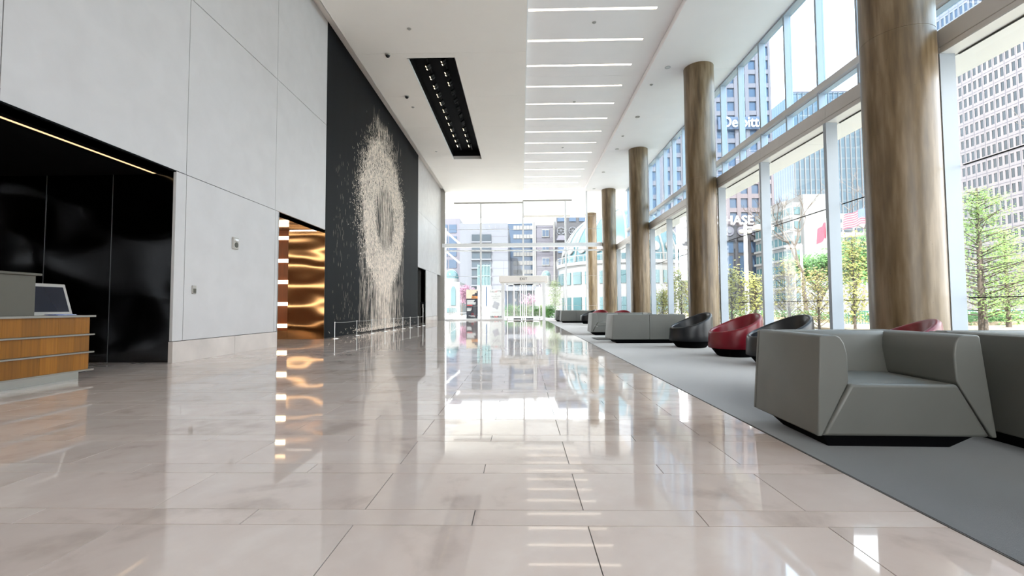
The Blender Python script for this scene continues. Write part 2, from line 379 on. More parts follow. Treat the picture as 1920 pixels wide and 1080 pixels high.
# ------------------------------------------------------------------ ceiling
ce = struct('ceiling', B(-10, 8.0, YB-.1, 42.4, 9.98, 10.2), 'white')
def minus(r, h):
    x0, x1, y0, y1 = r; a0, a1, b0, b1 = h
    if a1 <= x0 or a0 >= x1 or b1 <= y0 or b0 >= y1: return [r]
    o = []
    if x0 < a0: o.append((x0, a0, y0, y1))
    if x1 > a1: o.append((a1, x1, y0, y1))
    xa, xb = max(x0, a0), min(x1, a1)
    if y0 < b0: o.append((xa, xb, y0, b0))
    if y1 > b1: o.append((xa, xb, b1, y1))
    return o
SL = (-3.85, -2.25, 15.12, 25.68)
y = 14.8 - 3.1*12
q = .004
while y < 42:
    y1 = min(y+3.1, 42.4); y0 = max(y, YB)
    if y1 > y0:
        g = G()
        for r_ in minus((-5.55, .215, y0+q, y1-q), SL): g.box(*r_, 9.45, 9.50)
        part('panel', g, 'ceil', ce, fix=False)
    y += 3.1
part('step_fascia', B(.215, .235, YB, 42.4, 9.45, 9.64), 'white', ce)
part('wall_reveal', G().box(-5.56, -5.53, YB, 42.4, 9.45, 9.7).box(-5.9, -5.53, YB, 42.4, 9.68, 9.74), 'ceil', ce)
y = 12.1 - 4.65*8
while y < 42:
    y0, y1 = max(y, YB), min(y+4.65, 42.4)
    if y1 > y0: piece('panel', (4.63-.235-.004, y1-y0-.008, .04), 'ceil_cool', ce, ((4.63+.235)/2, (y0+y1)/2, 9.62))
    y += 4.65
y = 15.97-4.18*9
while y < 42:
    y0, y1 = max(y, YB), min(y+4.18, 42.4)
    if y1 > y0: piece('panel', (7.95-4.64, y1-y0-.008, .25), 'ceil_cool', ce, ((7.95+4.64)/2, (y0+y1)/2, 9.525))
    y += 4.18
# light slot
sl = thing('light_slot', 'black recessed ceiling trough holding two rows of spotlights', 'ceiling recess', (-3.05, 20.4, 9.45))
part('housing', G().box(-.83, -.80, -5.31, 5.31, .051, .5).box(.80, .83, -5.31, 5.31, .0, .5).box(-.83, .83, -5.31, -5.28, 0, .5).box(-.83, .83, 5.28, 5.31, .12, .5).box(-.83, .83, -5.31, 5.31, .49, .52), 'black', sl)
part('end_lip', B(-.83, .83, 5.26, 5.28, .0, .18), 'bulkhead', sl); part('side_lip', B(-.80, -.785, -5.28, 5.28, -.005, .09), 'white', sl)
for sx in (-.30, .32): part('track', B(sx-.02, sx+.02, -4.9, 4.9, .40, .44), 'blackm', sl)
def spot(loc, label, lit=True):
    s = thing('spotlight', label, 'spotlight', loc, group='spotlights in the black ceiling trough')
    part('bracket', G().box(-.015, .015, -.12, .12, .0, .03).tube((0, 0, 0), (0, 0, -.1), .01, n=6), 'blackm', s)
    for yy in (-.09, .09):
        c = part('lamp_head', G().tube((.06, yy, -.06), (-.07, yy, -.17), .055, .062, 12), 'blackm', s, smooth=True)
        part('lamp', G().tube((-.0701, yy, -.1701), (-.076, yy, -.175), .026, n=10), 'lamp' if lit else 'blackm', c)
    return s
s0 = spot((-3.35, 16.2, 9.87), 'first twin spotlight from the near end of the row closer to the mural')
s1 = spot((-2.73, 15.9, 9.87), 'first twin spotlight from the near end of the row farther from the mural')
for i in range(1, 12): dup(s0, (-3.35, 16.2+.73*i, 9.87), label='%s twin spotlight from the near end of the row closer to the mural' % ORD[i])
s2 = None
for i in range(1, 12):
    lb = '%s twin spotlight from the near end of the row farther from the mural' % ORD[i]; lc = (-2.73, 15.9+.76*i, 9.87)
    if 3 <= i <= 7:
        if s2 is None: s2 = spot(lc, lb + ', unlit', False)
        else: dup(s2, lc, label=lb + ', unlit')
    else: dup(s1, lc, label=lb)
# linear lights in the centre band
p0 = None
for i in range(15):
    yy = 12.9+1.535*i; lb = '%s bright linear ceiling light counting from the near end' % ORD[i]
    if p0 is None:
        p0 = thing('linear_light', lb, 'ceiling light', (2.13, yy, 9.6), group='linear lights across the ceiling band')
        part('diffuser', B(-1.87, 1.87, -.05, .05, -.008, .0), 'strip', p0)
        part('frame', G().box(-1.88, 1.88, -.058, -.05, -.011, 0).box(-1.88, 1.88, .05, .058, -.011, 0).box(-1.88, -1.87, -.05, .05, -.011, 0).box(1.87, 1.88, -.05, .05, -.011, 0), 'white', p0)
    else: dup(p0, (2.13, yy, 9.6), label=lb)
# small ceiling devices
dl = None
for i, (x, y) in enumerate(((5.25, 15.85), (5.25, 20.03), (5.2, 24.15), (5.22, 28.3), (5.27, 32.3))):
    lb = '%s round downlight from the near end above the seating area' % ORD[i]
    if dl is None:
        dl = thing('downlight', lb, 'ceiling light', (x, y, 9.4), group='downlights above the seating')
        part('trim_ring', G().lathe([(.07, 0), (.10, 0), (.10, -.012), (.07, -.012), (.07, 0)], n=20, caps=False), 'desk_metal', dl, smooth=True)
        part('lens', G().lathe([(.07, -.002), (.06, -.006)], n=16), 'bulkhead', dl)
    else: dup(dl, (x, y, 9.4), label=lb)
spk = None
for i, (x, y, z) in enumerate(((-3.38, 13.46, 9.45), (-4.56, 18.86, 9.45), (-4.59, 24.33, 9.45), (2.28, 13.54, 9.6), (2.30, 18.9, 9.6), (2.31, 24.4, 9.6), (5.03, 17.1, 9.4), (5.1, 22.3, 9.4))):
    lb = ('%s small white sprinkler cap from the near end ' % ORD[i % 3 if i < 6 else i-6]) + ('between mural and black trough', 'on the band of linear lights', 'between the downlights')[0 if i < 3 else (1 if i < 6 else 2)]
    if spk is None:
        spk = thing('sprinkler', lb, 'sprinkler', (x, y, z), group='sprinkler caps on the ceiling')
        part('escutcheon', G().lathe([(.065, 0), (.06, -.01), (.03, -.018)], n=18), 'frame_grey', spk, smooth=True); part('deflector', G().lathe([(.012, -.018), (.012, -.03), (.03, -.032), (.03, -.036)], n=12), 'desk_metal', spk)
    else: dup(spk, (x, y, z), label=lb)
cm = None
for i, (x, y) in enumerate(((-4.45, 14.84), (-4.56, 17.84))):
    lb = '%s small black dome camera from the near end on the ceiling by the mural' % ORD[i]
    if cm is None:
        cm = thing('dome_camera', lb, 'camera', (x, y, 9.45), group='dome cameras'); part('collar', G().lathe([(.09, 0), (.09, -.03), (.07, -.035)], n=18), 'frame_grey', cm, smooth=True)
        part('dome', G().lathe([(.07, -.03), (.065, -.07), (.04, -.10), (.012, -.11)], n=18), 'blackm', cm, smooth=True)
    else: dup(cm, (x, y, 9.45), label=lb)
# ------------------------------------------------------------------ window wall beside the seating
PS = [7.42+2.79*k for k in range(-3, 10)]
w1 = sempty('window_1')
YR = PS[0]
wr = struct('wall_right', B(7.2, 7.9, YB, YR, 0, 9.4), 'plaster')
for y in PS:
    piece('post', (.25, .10, 5.04), 'white_metal', w1, (7.025, y+.05, 2.52))
for a, b in zip(PS, PS[1:]+[YE+.05]):
    for z0, z1 in ((.1, 1.02), (1.03, 3.175), (3.185, 5.04)):
        piece('pane', (.012, b-a-.02, z1-z0), 'glass', w1, (XG, (a+b)/2+.05, (z0+z1)/2))
    for z in (1.025, 3.18): piece('gasket', (.03, b-a-.1, .014), 'black', w1, (XG, (a+b)/2+.05, z))
    piece('head_gasket', (.03, b-a-.1, .014), 'black', w1, (XG+.01, (a+b)/2+.05, 5.03))
part('sill', B(7.12, 7.3, YR, YE, 0, .10), 'white_metal', w1)
tr = sempty('trim_1')
for a, b in zip(PS, PS[1:]+[YE]):
    part('fascia_panel', G().prism([(6.9, 5.05), (6.9, 5.13), (6.915, 5.135), (6.915, 5.14), (6.9, 5.145), (6.9, 5.43), (7.75, 5.43), (7.75, 5.40), (7.95, 5.40), (7.95, 5.05)], 'y', a+.003, b-.003), 'bulkhead', tr)
    piece('soffit_panel', (.265, b-a-.004, .01), 'white', tr, (7.045, (a+b)/2, 5.045)); piece('soffit_panel', (.70, b-a-.01, .01), 'white', tr, (7.58, (a+b)/2+1.4, 5.045))
w2 = sempty('window_2')
MU = [7.42+1.395*k for k in range(-6, 19)]
for y in MU: piece('mullion', (.20, .07, 3.96), 'white_metal', w2, (7.79, y+.035, 7.42))
for a, b in zip(MU, MU[1:]+[YE]):
    for z0, z1 in ((5.45, 6.36), (6.58, 9.4)): piece('pane', (.012, b-a-.07, z1-z0), 'glass_blue', w2, (XU, (a+b)/2+.035, (z0+z1)/2))
part('transom', G().prism([(7.67, 6.42), (7.67, 6.58), (7.88, 6.58), (7.88, 6.36), (7.74, 6.36)], 'y', YR, YE), 'bulkhead', w2)
part('transom_lip', B(7.70, 7.88, YR, YE, 6.345, 6.36), 'white_metal', w2)
part('sill', B(7.67, 7.92, YR, YE, 5.43, 5.47), 'white_metal', w2); part('head', B(7.67, 7.92, YR, YE, 9.34, 9.4), 'white_metal', w2)
# pillars
pil = None
for i, y in enumerate((7.62, 15.97, 24.33, 32.66, 41.0)):
    lb = ('thick round brown concrete pillar behind the red tub chair, first of the row', 'second thick round concrete pillar, behind the black and red tub chairs', 'third round concrete pillar, behind the long grey sofa back',
          'fourth round concrete pillar where the two glass walls meet', 'pale round concrete pillar outside beyond the end glass wall')[i]
    if pil is None:
        pil = thing('concrete_pillar', lb, 'pillar', (6.375, y, 0), group='round concrete pillars')
        R_ = .503; pr = [(R_, 0)]
        for z in (5.36,): pr += [(R_, z-.006), (R_-.004, z-.003), (R_-.004, z+.003), (R_, z+.006)]
        pr += [(R_, 9.4)]
        part('shaft', G().lathe(pr, n=64), 'concrete', pil, smooth=True)
        part('base_ring', G().lathe([(R_+.012, 0), (R_+.012, .03), (R_-.01, .035)], n=48), 'desk_metal', pil)
    else: dup(pil, (6.375, y, 0), label=lb)
# ------------------------------------------------------------------ end glass wall
w3 = sempty('window_3')
def bay(x0, x1, z0, z1): piece('pane', (x1-x0, .012, z1-z0), 'glass', w3, ((x0+x1)/2, YE, (z0+z1)/2))
MX = [-5.62, -2.93, .17, 3.27, 4.82, 7.1]
for i, x in enumerate(MX[:5]):
    full = i in (0, 4); zt = 9.45 if full else (8.62 if i == 1 else 8.76)
    piece('mullion', (.12, .16, zt-5.6), 'frame_grey' if i in (0,) else 'white', w3, (x, YE, (zt+5.6)/2))
    if i != 2: piece('mullion', (.12, .16, 5.3), 'white', w3, (x, YE, 2.65))
piece('mullion', (.11, .14, 5.3-3.24), 'white', w3, (.17, YE, (5.3+3.24)/2))
part('head', B(-4.9, .16, YE-.09, YE+.09, 8.55, 8.65), 'frame_grey', w3); part('head', B(.18, 3.75, YE-.09, YE+.09, 8.69, 8.79), 'frame_grey', w3)
part('transom', B(-5.75, 5.93, YE-.17, YE+.1, 5.33, 5.60), 'white', w3); part('transom', B(-5.75, 5.93, YE-.06, YE+.06, 5.03, 5.12), 'white', w3)
part('jamb', B(XW-.3, -5.60, YE-.12, YE+.3, 0, 9.7), 'frame_grey', w3)
for a, b in zip(MX[:-1], MX[1:]):
    for z0, z1 in ((.08, 1.035), (1.045, 3.20), (3.21, 5.03), (5.6, 6.63), (6.64, 7.58), (7.59, 9.40)):
        if z1 < 3.3 and a in (-2.93, .17):
            if a == -2.93: bay(a+.06, -1.36, z0, z1)
            else: bay(1.75, b-.06, z0, z1)
        else: bay(a+.06, b-.06, z0, z1)
for z in (6.635, 7.585): piece('gasket', (11.4, .02, .018), 'desk_metal', w3, (.1, YE, z))
for z in (1.04, 3.205):
    part('gasket', G().box(-5.6, -1.4, YE-.01, YE+.01, z-.008, z+.008).box(1.8, 5.9, YE-.01, YE+.01, z-.008, z+.008), 'desk_metal', w3)
part('sill', G().box(-5.6, -1.4, YE-.06, YE+.06, 0, .08).box(1.8, 5.9, YE-.06, YE+.06, 0, .08), 'white', w3)
# entrance
d3 = sempty('door_3')
hb = part('header_box', B(-1.54, 1.91, 31.9, 33.6, 2.68, 3.16), 'ceil', d3, bevel=.06)
part('header_soffit', B(-1.30, 1.70, 31.95, 33.6, 2.62, 2.68), 'white', d3)
for x in (-1.30, 1.62): part('side_post', B(x-.09, x+.09, 31.95, 33.1, 0, 2.62), 'white', d3)
for x0, x1 in ((-1.05, -.02), (.34, 1.37), (-.55, .14), (.19, .87)):
    lf = part('door_leaf', G().box(x0, x0+.06, 32.96, 33.0, .04, 2.62).box(x1-.06, x1, 32.96, 33.0, .04, 2.62).box(x0, x1, 32.96, 33.0, .04, .14).box(x0, x1, 32.96, 33.0, 2.56, 2.62), 'stainless', d3)
    part('pane', B(x0+.06, x1-.06, 32.975, 32.987, .14, 2.56), 'glass', lf)
part('threshold', B(-1.2, 1.5, 32.6, 33.2, 0, .03), 'white', d3)
for x in (-.45, .62): piece('notice', (.16, .01, .2), 'white', d3, (x, 32.95, 1.45))
def text(name, body, size, m, loc, rot, parent=None, depth=.01, align='CENTER', sx=1.0, bold=0.0):
    c = bpy.data.curves.new(name, 'FONT'); c.body = body; c.size = size; c.extrude = depth; c.align_x = align; c.align_y = 'CENTER'; c.resolution_u = 3; c.offset = size*bold
    tmp = bpy.data.objects.new('tmp', c); COL.objects.link(tmp); dg = bpy.context.evaluated_depsgraph_get()
    me = bpy.data.meshes.new_from_object(tmp.evaluated_get(dg)); bpy.data.objects.remove(tmp); me.name = name
    me.materials.clear(); me.materials.append(M[m]); o = link(name, me, parent, loc); o.rotation_euler = rot; o.scale = (sx, 1, 1); return o
HR = (math.pi/2, 0, 0)
text('lettering', 'EXIT', .26, 'black', (.17, 31.895, 2.92), HR, d3, .004)
# ================================================================== FURNITURE
def sofa(name, label, cat, w, d, loc, rz, group=None, split=False):
    t = thing(name, label, cat, loc, rz, group)
    wb = w/2; wt = wb-.045; z0, z1, zs = .10, .715, .43; f = -d/2; bk = d/2
    prof = [(wb, z0), (wt, z1-.012), (wt-.012, z1), (wt-.10, z1), (wt-.125, z1-.012), (wt-.148, z1-.05), (wt-.162, z1-.12), (wb-.205, zs), (wb-.028, z0)]
    for s_ in (-1, 1):
        g = G(); n = len(prof); v = []
        for yy, in ((f,), (bk-.037,)):
            for (x, z) in prof:
                sl_ = .028*(z-z0)/(z1-z0); v.append((s_*x, yy + (sl_ if yy < 0 else 0), z))
        g.add(v, [tuple(range(n)), tuple(range(2*n-1, n-1, -1))] + [(i, n+i, n+(i+1) % n, (i+1) % n) for i in range(n)])
        part('arm', g, 'leather', t, bevel=.014, seg=3)
    ws = wb-.208
    g = G(); nx = 12; v = []; sec = lambda u: (u*ws)
    # seat block: flared front, crowned top
    fr = [(-(wb-.032), z0), (wb-.032, z0), (ws, zs-.012), (-ws, zs-.012)]
    g.prism(fr, 'y', f+.004, bk-.12)
    part('seat_front', g, 'leather', t, bevel=.02, seg=3)
    g = G(); k = 10; vv = []; ff = []
    for j in range(k+1):
        for i in range(k+1):
            a = -1+2*i/k; b = j/k; e = (1-abs(a)**4)*(1-abs(2*b-1)**4)
            vv.append((a*(ws-.003), f+.02+b*(d-.24), zs-.02+.022*e+.004*(a*a)))
    for j in range(k):
        for i in range(k): ff.append((j*(k+1)+i, j*(k+1)+i+1, (j+1)*(k+1)+i+1, (j+1)*(k+1)+i))
    g.add(vv, ff); part('seat_cushion', g, 'leather', t, smooth=True, fix=False)
    inner = wt-.11; bp = [(bk-.27, zs-.03), (bk-.21, z1-.03), (bk-.185, z1-.004), (bk-.16, z1), (bk-.055, z1), (bk-.037, z1-.01), (bk-.037, z0), (bk-.20, z0)]
    segs = [(-inner, -.002), (.002, inner)] if split else [(-inner, inner)]
    for a, b in segs: part('backrest', G().prism(bp, 'x', a, b), 'leather', t, bevel=.012, seg=2)
    bp2 = lambda a, b, c_, d_: [(a, z0), (b, z0), (d_, z1-.006), (c_, z1-.006)]
    for pa_ in (((-wb, -.002, -wt, -.002), (.002, wb, .002, wt)) if split else ((-wb, wb, -wt, wt),)):
        part('back_panel', G().prism(bp2(*pa_), 'y', bk-.035, bk), 'leather', t, bevel=.008)
    cb, cf = .06, .15
    g = G(); g.add([(-(wb-cf), f+cf, 0), (wb-cf, f+cf, 0), (wb-cf, bk-cf, 0), (-(wb-cf), bk-cf, 0), (-(wb-cb), f+cb, z0+.003), (wb-cb, f+cb, z0+.003), (wb-cb, bk-cb, z0+.003), (-(wb-cb), bk-cb, z0+.003)],
                   [(0,3,2,1),(4,5,6,7),(0,1,5,4),(1,2,6,5),(2,3,7,6),(3,0,4,7)])
    part('base', g, 'black', t)
    return t
Z0 = .004
sofa('armchair', 'grey leather block armchair standing alone at the near end of the carpet', 'armchair', 1.04, .83, (2.345, 3.245, Z0), math.radians(-2.0))
sofa('sofa', 'grey leather sofa beside the near armchair, its dark back turned to the marble walkway', 'sofa', 1.86, .86, (3.42, 2.52, Z0), math.radians(90), group='grey leather sofas', split=True)
sofa('sofa', 'long grey leather sofa with its seamed back towards the black tub chair', 'sofa', 1.85, .92, (3.15, 11.70, Z0), math.radians(180), group='grey leather sofas', split=True)
sofa('sofa', 'grey leather sofa facing down the hall just behind the long seamed sofa back', 'sofa', 1.98, .88, (3.21, 14.92, Z0), 0, group='grey leather sofas', split=True)
sofa('sofa', 'grey leather sofa near the end glass wall, its back towards the hall', 'sofa', 1.85, .92, (3.22, 26.85, Z0), math.radians(180), group='grey leather sofas', split=True)
sofa('sofa', 'grey sofa end showing just beyond the sofa by the end glass wall', 'sofa', 1.85, .88, (3.08, 29.1, Z0), 0, group='grey leather sofas', split=True)
def tub(label, m, loc, rz, group='leather tub chairs'):
    t = thing('tub_chair', label, 'tub chair', loc, rz, group)
    N = 48; R0, R1 = .462, .445
    def rim(a): return .59 + .165*math.cos(a) + .018*math.cos(2*a)
    prof = []
    def ring(fn): return [fn(2*math.pi*i/N) for i in range(N)]
    rings = []
    rings.append(ring(lambda a: (.40*math.cos(a), .40*math.sin(a), .148)))
    rings.append(ring(lambda a: ((R0-.006)*math.cos(a), (R0-.006)*math.sin(a), .15)))
    rings.append(ring(lambda a: (R0*math.cos(a), R0*math.sin(a), .165)))
    for fr in (.33, .66, .9): rings.append(ring(lambda a, fr=fr: ((R0-.012*fr)*math.cos(a), (R0-.012*fr)*math.sin(a), .165+(rim(a)-.04-.165)*fr)))
    for k in range(9):
        th = math.pi*k/8
        rings.append(ring(lambda a, th=th: ((R1-.034+.034*math.cos(th))*math.cos(a), (R1-.034+.034*math.cos(th))*math.sin(a), rim(a)-.034+.034*math.sin(th))))
    for k, (rr, zf) in enumerate(((.365, .75), (.35, .4), (.335, .12), (.30, 0))):
        rings.append(ring(lambda a, rr=rr, zf=zf: (rr*math.cos(a), rr*math.sin(a), .335+(rim(a)-.06-.335)*zf)))
    g = G(); v = [p for r_ in rings for p in r_]; f = []
    for j in range(len(rings)-1):
        for i in range(N): f.append((j*N+i, j*N+(i+1) % N, (j+1)*N+(i+1) % N, (j+1)*N+i))
    g.add(v, f); part('shell', g, m, t, smooth=True, fix=False)
    part('seat_cushion', G().lathe([(.31, .325), (.325, .345), (.30, .372), (.22, .385), (.1, .38), (.01, .378)], n=40), m, t, smooth=True)
    part('base', G().lathe([(.29, 0), (.31, .01), (.415, .145), (.40, .152)], n=40), 'black', t)
    return t
tA = tub('black leather tub chair beside the long grey sofa back', 'leather_black', (3.77, 10.2, Z0), math.radians(12))
tB = tub('red leather tub chair between two black ones', 'leather_red', (3.90, 8.38, Z0), math.radians(8))
dup(tA, (3.93, 7.02, Z0), math.radians(5), 'black leather tub chair partly hidden behind the near armchair')
dup(tB, (3.42, 4.42, Z0), math.radians(-22), 'red leather tub chair with only its rim showing behind the near armchair')
dup(tA, (3.68, 24.9, Z0), math.radians(15), 'black leather tub chair beside the far red one, last before the end glass wall')
dup(tB, (3.85, 22.6, Z0), math.radians(60), 'far red tub chair next to the last black one by the end wall')
dup(tB, (4.13, 19.0, Z0), math.radians(60), 'red tub chair with its rim showing above the sofa that faces down the hall')
t = thing('side_table', 'low glass side table with black floor plate beyond the end of the long grey sofa', 'side table', (2.42, 12.95, Z0))
part('floor_plate', B(-.36, .36, -.42, .42, 0, .015), 'blackm', t); part('stem', B(.2, .26, -.05, .05, .015, .36), 'blackm', t)
part('table_top', B(-.3, .36, -.3, .3, .36, .375), 'glass', t)
# ------------------------------------------------------------------ reception desk
dk = thing('reception_desk', 'long reception desk in striped amber veneer with thin metal rails', 'desk', (-5.70, 5.89, 0))
# local: front face at x=0, end at y=0, body extends to -x and -y
part('carcass', B(-.85, -.02, -5.4, -.008, .13, .80), 'desk_grey', dk)
part('end_panel', B(-.85, -.002, -.008, .0, .13, .80), 'veneer', dk)
for (z0, z1) in ((.125, .335), (.36, .565), (.59, .805)):
    for k in range(26):
        piece('veneer_panel', (.02, .2015, z1-z0), 'veneer', dk, (-.01, -.102-k*.2025, (z0+z1)/2))
for z in (.118, .347, .577): part('rail', B(-.86, .035, -5.42, .04, z-.009, z+.009), 'desk_metal', dk)
part('worktop', B(-.88, .04, -5.42, .045, .806, .83), 'desk_metal', dk)
part('plinth', B(-.75, -.11, -5.3, -.02, 0, .11), 'stainless', dk)
us = thing('transaction_counter', 'raised grey upper counter standing on the reception desk', 'counter', (-5.74, 5.24, .83))
part('screen_panel', B(-.40, 0, -4.6, 0, 0, .475), 'desk_grey', us, bevel=.004); part('counter_top', B(-.44, .03, -4.64, .045, .475, .505), 'desk_grey', us, bevel=.006, label='light grey counter slab')
ms = thing('touch_screen', 'tilted touch screen in a pale frame standing on the reception desk', 'screen', (-5.84, 5.50, .832))
g = G(); tl = math.radians(17)
def tilt(x, y, z): return (x*math.cos(tl)-z*math.sin(tl), y, z*math.cos(tl)+x*math.sin(tl))
def tbox(x0, x1, y0, y1, z0, z1):
    b = B(x0, x1, y0, y1, z0, z1); b.v = [tilt(*p) for p in b.v]; return b
part('housing', tbox(-.04, 0, -.30, .30, 0, .42), 'frame_grey', ms, bevel=.006)
M['screen'] = mat('screen_glass', (.008, .009, .018), .08, spec=.3, var=0)
part('screen', tbox(.0, .004, -.26, .26, .045, .375), 'screen', ms)
part('stand', tbox(-.12, -.04, -.12, .12, 0.02, .2), 'desk_grey', ms)
M['paper_blue'] = mat('blue_paper', (.12, .17, .38), .6, var=.2, scale=20); M['paper'] = mat('white_paper', (.7, .7, .7), .6, var=.05)
for k, (dx, dy, rz) in enumerate(((0, .08, .1), (.02, .12, -.15), (-.03, .18, .3), (.01, .05, .02))):
    o = part('leaflet', B(-.07, .07, -.11, .11, 0, .004), 'paper_blue' if k != 2 else 'paper', None); o.location = (-5.77+dx*.5, 5.52+dy*.6, .831+.004*k); o.rotation_euler = (0, 0, rz)
    tag(o, ('blue leaflet at the bottom of the small pile by the touch screen', 'blue leaflet turned slightly askew, second in the pile by the touch screen', 'white leaflet lying between the blue ones by the touch screen', 'blue leaflet on top of the small pile by the touch screen')[k], 'leaflet', 'leaflets on the desk')
# wall devices
al = thing('fire_alarm', 'cream square fire alarm sounder high on the plaster wall between black and bronze openings', 'alarm', (XW, 9.1, 2.24))
part('back_box', B(0, .035, -.085, .085, -.12, .12), 'frame_grey', al, bevel=.006); part('speaker_grille', G().tube((.035, .01, -.03), (.042, .01, -.03), .055, n=20), 'desk_grey', al)
part('strobe', B(.035, .055, -.05, .05, .05, .09), 'white', al)
rd = thing('card_reader', 'small grey card reader on the plaster wall below the fire alarm', 'card reader', (XW, 7.97, 1.25))
part('body', B(0, .025, -.045, .045, -.075, .075), 'frame_grey', rd, bevel=.006); part('face_plate', B(.025, .028, -.035, .035, -.06, .02), 'desk_grey', rd)
rd = thing('wall_sign', 'tiny grey sign plate on the plaster wall between the two far dark doorways', 'sign', (XW, 28.1, 2.0))
part('plate', B(0, .02, -.08, .08, -.18, .18), 'stainless', rd, bevel=.004)
# barrier posts
prev = None; st0 = None
SP = [(13.6, 0), (15.16, 0), (16.44, 0), (17.76, 0), (18.74, 0), (19.9, 0), (20.96, 0), (22.22, 0), (23.06, 0)]
M['cable'] = mat('cable', (.5, .48, .45), .4, metal=.8, var=0)
for i, (y, _) in enumerate(SP):
    x = -5.6+(y-14)*.065; lb = '%s low steel barrier post from the near end in front of the mural' % ORD[i]
    if st0 is None:
        st0 = thing('barrier_post', lb, 'barrier post', (x, y, 0), group='barrier posts before the mural')
        part('foot', G().lathe([(.13, 0), (.13, .012), (.10, .02), (.015, .022)], n=24), 'stainless', st0, smooth=True)
        part('pole', G().tube((0, 0, .02), (0, 0, .50), .011, n=10), 'stainless', st0, smooth=True); part('clip', G().tube((0, 0, .47), (0, 0, .5), .018, n=10), 'stainless', st0)
    else: dup(st0, (x, y, 0), label=lb)
    if prev is not None:
        g = G(); a = Vector((*prev, .485)); b = Vector((x, y, .485)); n = 6; pp = [a.lerp(b, k/n) - Vector((0, 0, .02*math.sin(math.pi*k/n))) for k in range(n+1)]
        for p_, q_ in zip(pp[:-1], pp[1:]): g.tube(p_, q_, .0055, n=6, caps=False)
        tag(part('stretched_cord', g, 'cable'), 'thin pale cord stretched between the %s and %s barrier posts' % (ORD[i-1], ORD[i]), 'rope', 'cords between the barrier posts')
    prev = (x, y)
t = thing('sign_stand', 'slim silver stand with a small black sign by the first far doorway', 'sign stand', (-5.35, 24.6, 0))
part('foot', G().lathe([(.17, 0), (.17, .015), (.02, .03)], n=24), 'blackm', t); part('pole', G().tube((0, 0, .03), (0, 0, .98), .022, n=12), 'stainless', t, smooth=True)
part('sign_plate', B(-.14, .14, -.02, .02, .93, 1.24), 'black', t, bevel=.005); part('notice', B(-.04, .04, -.024, -.02, .93, 1.12), 'frame_grey', t)
# ================================================================== OUTSIDE
gr = struct('ground', B(-400, 500, -60, 700, -.6, -.14), 'paper')
M['paving'] = mat('pale_paving', (.58, .56, .52), .7, var=.08, scale=.6); gr.data.materials.clear(); gr.data.materials.append(M['paving'])
struct('path', G().box(-14, 40, 33.2, 48, -.14, -.03).box(7.5, 12, -8, 33.2, -.14, -.03), 'paving')
M['soil'] = mat('soil', (0.280, 0.224, 0.154), .9, var=.2)
struct('field', B(12, 34, -8, 60, -.14, .05), 'soil')
# facade materials
M['fac_grey'] = mat('grey_tower_stone', (0.0848, 0.0892, 0.1035), .7, var=.05, scale=.05)
M['fac_pink'] = mat('pink_granite', (0.0896, 0.0736, 0.0808), .5, var=.05, scale=.1)
M['fac_dark'] = mat('dark_granite', (0.0224, 0.0224, 0.0272), .5, var=.1, scale=.1)
M['fac_white'] = mat('white_stone', (0.1451, 0.1435, 0.1412), .7, var=.03, scale=.1)
M['fac_pinkwhite'] = mat('pinkish_concrete', (0.1814, 0.1628, 0.1674), .7, var=.03, scale=.1)
M['fac_mauve'] = mat('mauve_stone', (0.0752, 0.0720, 0.0920), .6, var=.06, scale=.1)
M['win_blue'] = mat('blue_window', (0.0288, 0.0496, 0.0840), .1, var=.15, scale=.2, spec=.4)
M['win_dark'] = mat('dark_window', (0.0187, 0.0289, 0.0391), .1, var=.3, scale=.15, spec=.4)
M['win_teal'] = mat('teal_window', (0.0405, 0.0810, 0.0885), .12, var=.15, scale=.2, spec=.6)
M['dome_teal'] = mat('teal_dome_glass', (0.0360, 0.0840, 0.0990), .2, var=.15, scale=.2)
M['brick_red'] = mat('red_brick', (0.105, 0.028, 0.021), .8, var=.1, scale=1)
def stripes(name, a, b, axis, period, duty, rough=.25):
    t = NT(name); g = t.new('ShaderNodeNewGeometry'); s_ = t.new('ShaderNodeSeparateXYZ'); t.link(g.outputs['Position'], s_.inputs[0])
    f = t.math('FRACT', t.math('DIVIDE', s_.outputs[axis], period)); k = t.math('LESS_THAN', f, duty)
    fz = t.math('FRACT', t.math('DIVIDE', s_.outputs[2], 4.0)); kz = t.math('LESS_THAN', fz, .12)
    m = t.new('ShaderNodeMix', data_type='RGBA'); t.link(k, m.inputs[0]); m.inputs[6].default_value = (*a, 1); m.inputs[7].default_value = (*b, 1)
    m2 = t.new('ShaderNodeMix', data_type='RGBA'); t.link(t.math('MULTIPLY', kz, .35), m2.inputs[0]); t.link(m.outputs[2], m2.inputs[6]); m2.inputs[7].default_value = (*b, 1)
    t.link(m2.outputs[2], t.b.inputs['Base Color']); t.setv('Roughness', rough); return t.m
def wingrid(b, name, m, n, origin, du, dv, nu, nv, w, h, axis, depth=.3, frame=None, skip=None, proud=0.0):
    """windows sunk in a facade; axis x: facade runs along x facing -y; axis y: runs along y facing -x"""
    for j in range(nv):
        for i in range(nu):
            if skip and skip(i, j): continue
            if axis == 'x': piece(name, (w, depth, h), m, b, (origin[0]+du*i, origin[1]-proud, origin[2]+dv*j))
            else: piece(name, (depth, w, h), m, b, (origin[0]-proud, origin[1]+du*i, origin[2]+dv*j))
# --- right hand side tower with the punched grid of windows: facade facing -x at x=130
XR = 130.
b = thing('office_building', 'long pinkish white office block with rows of small dark punched windows', 'building', (0, 0, 0))
y0, y1 = 98, 152; zt = 96; px0 = 1.46; pz0 = 4.0
part('wall', B(XR+.3, XR+25, y0, y1, -.5, zt), 'fac_dark', b)
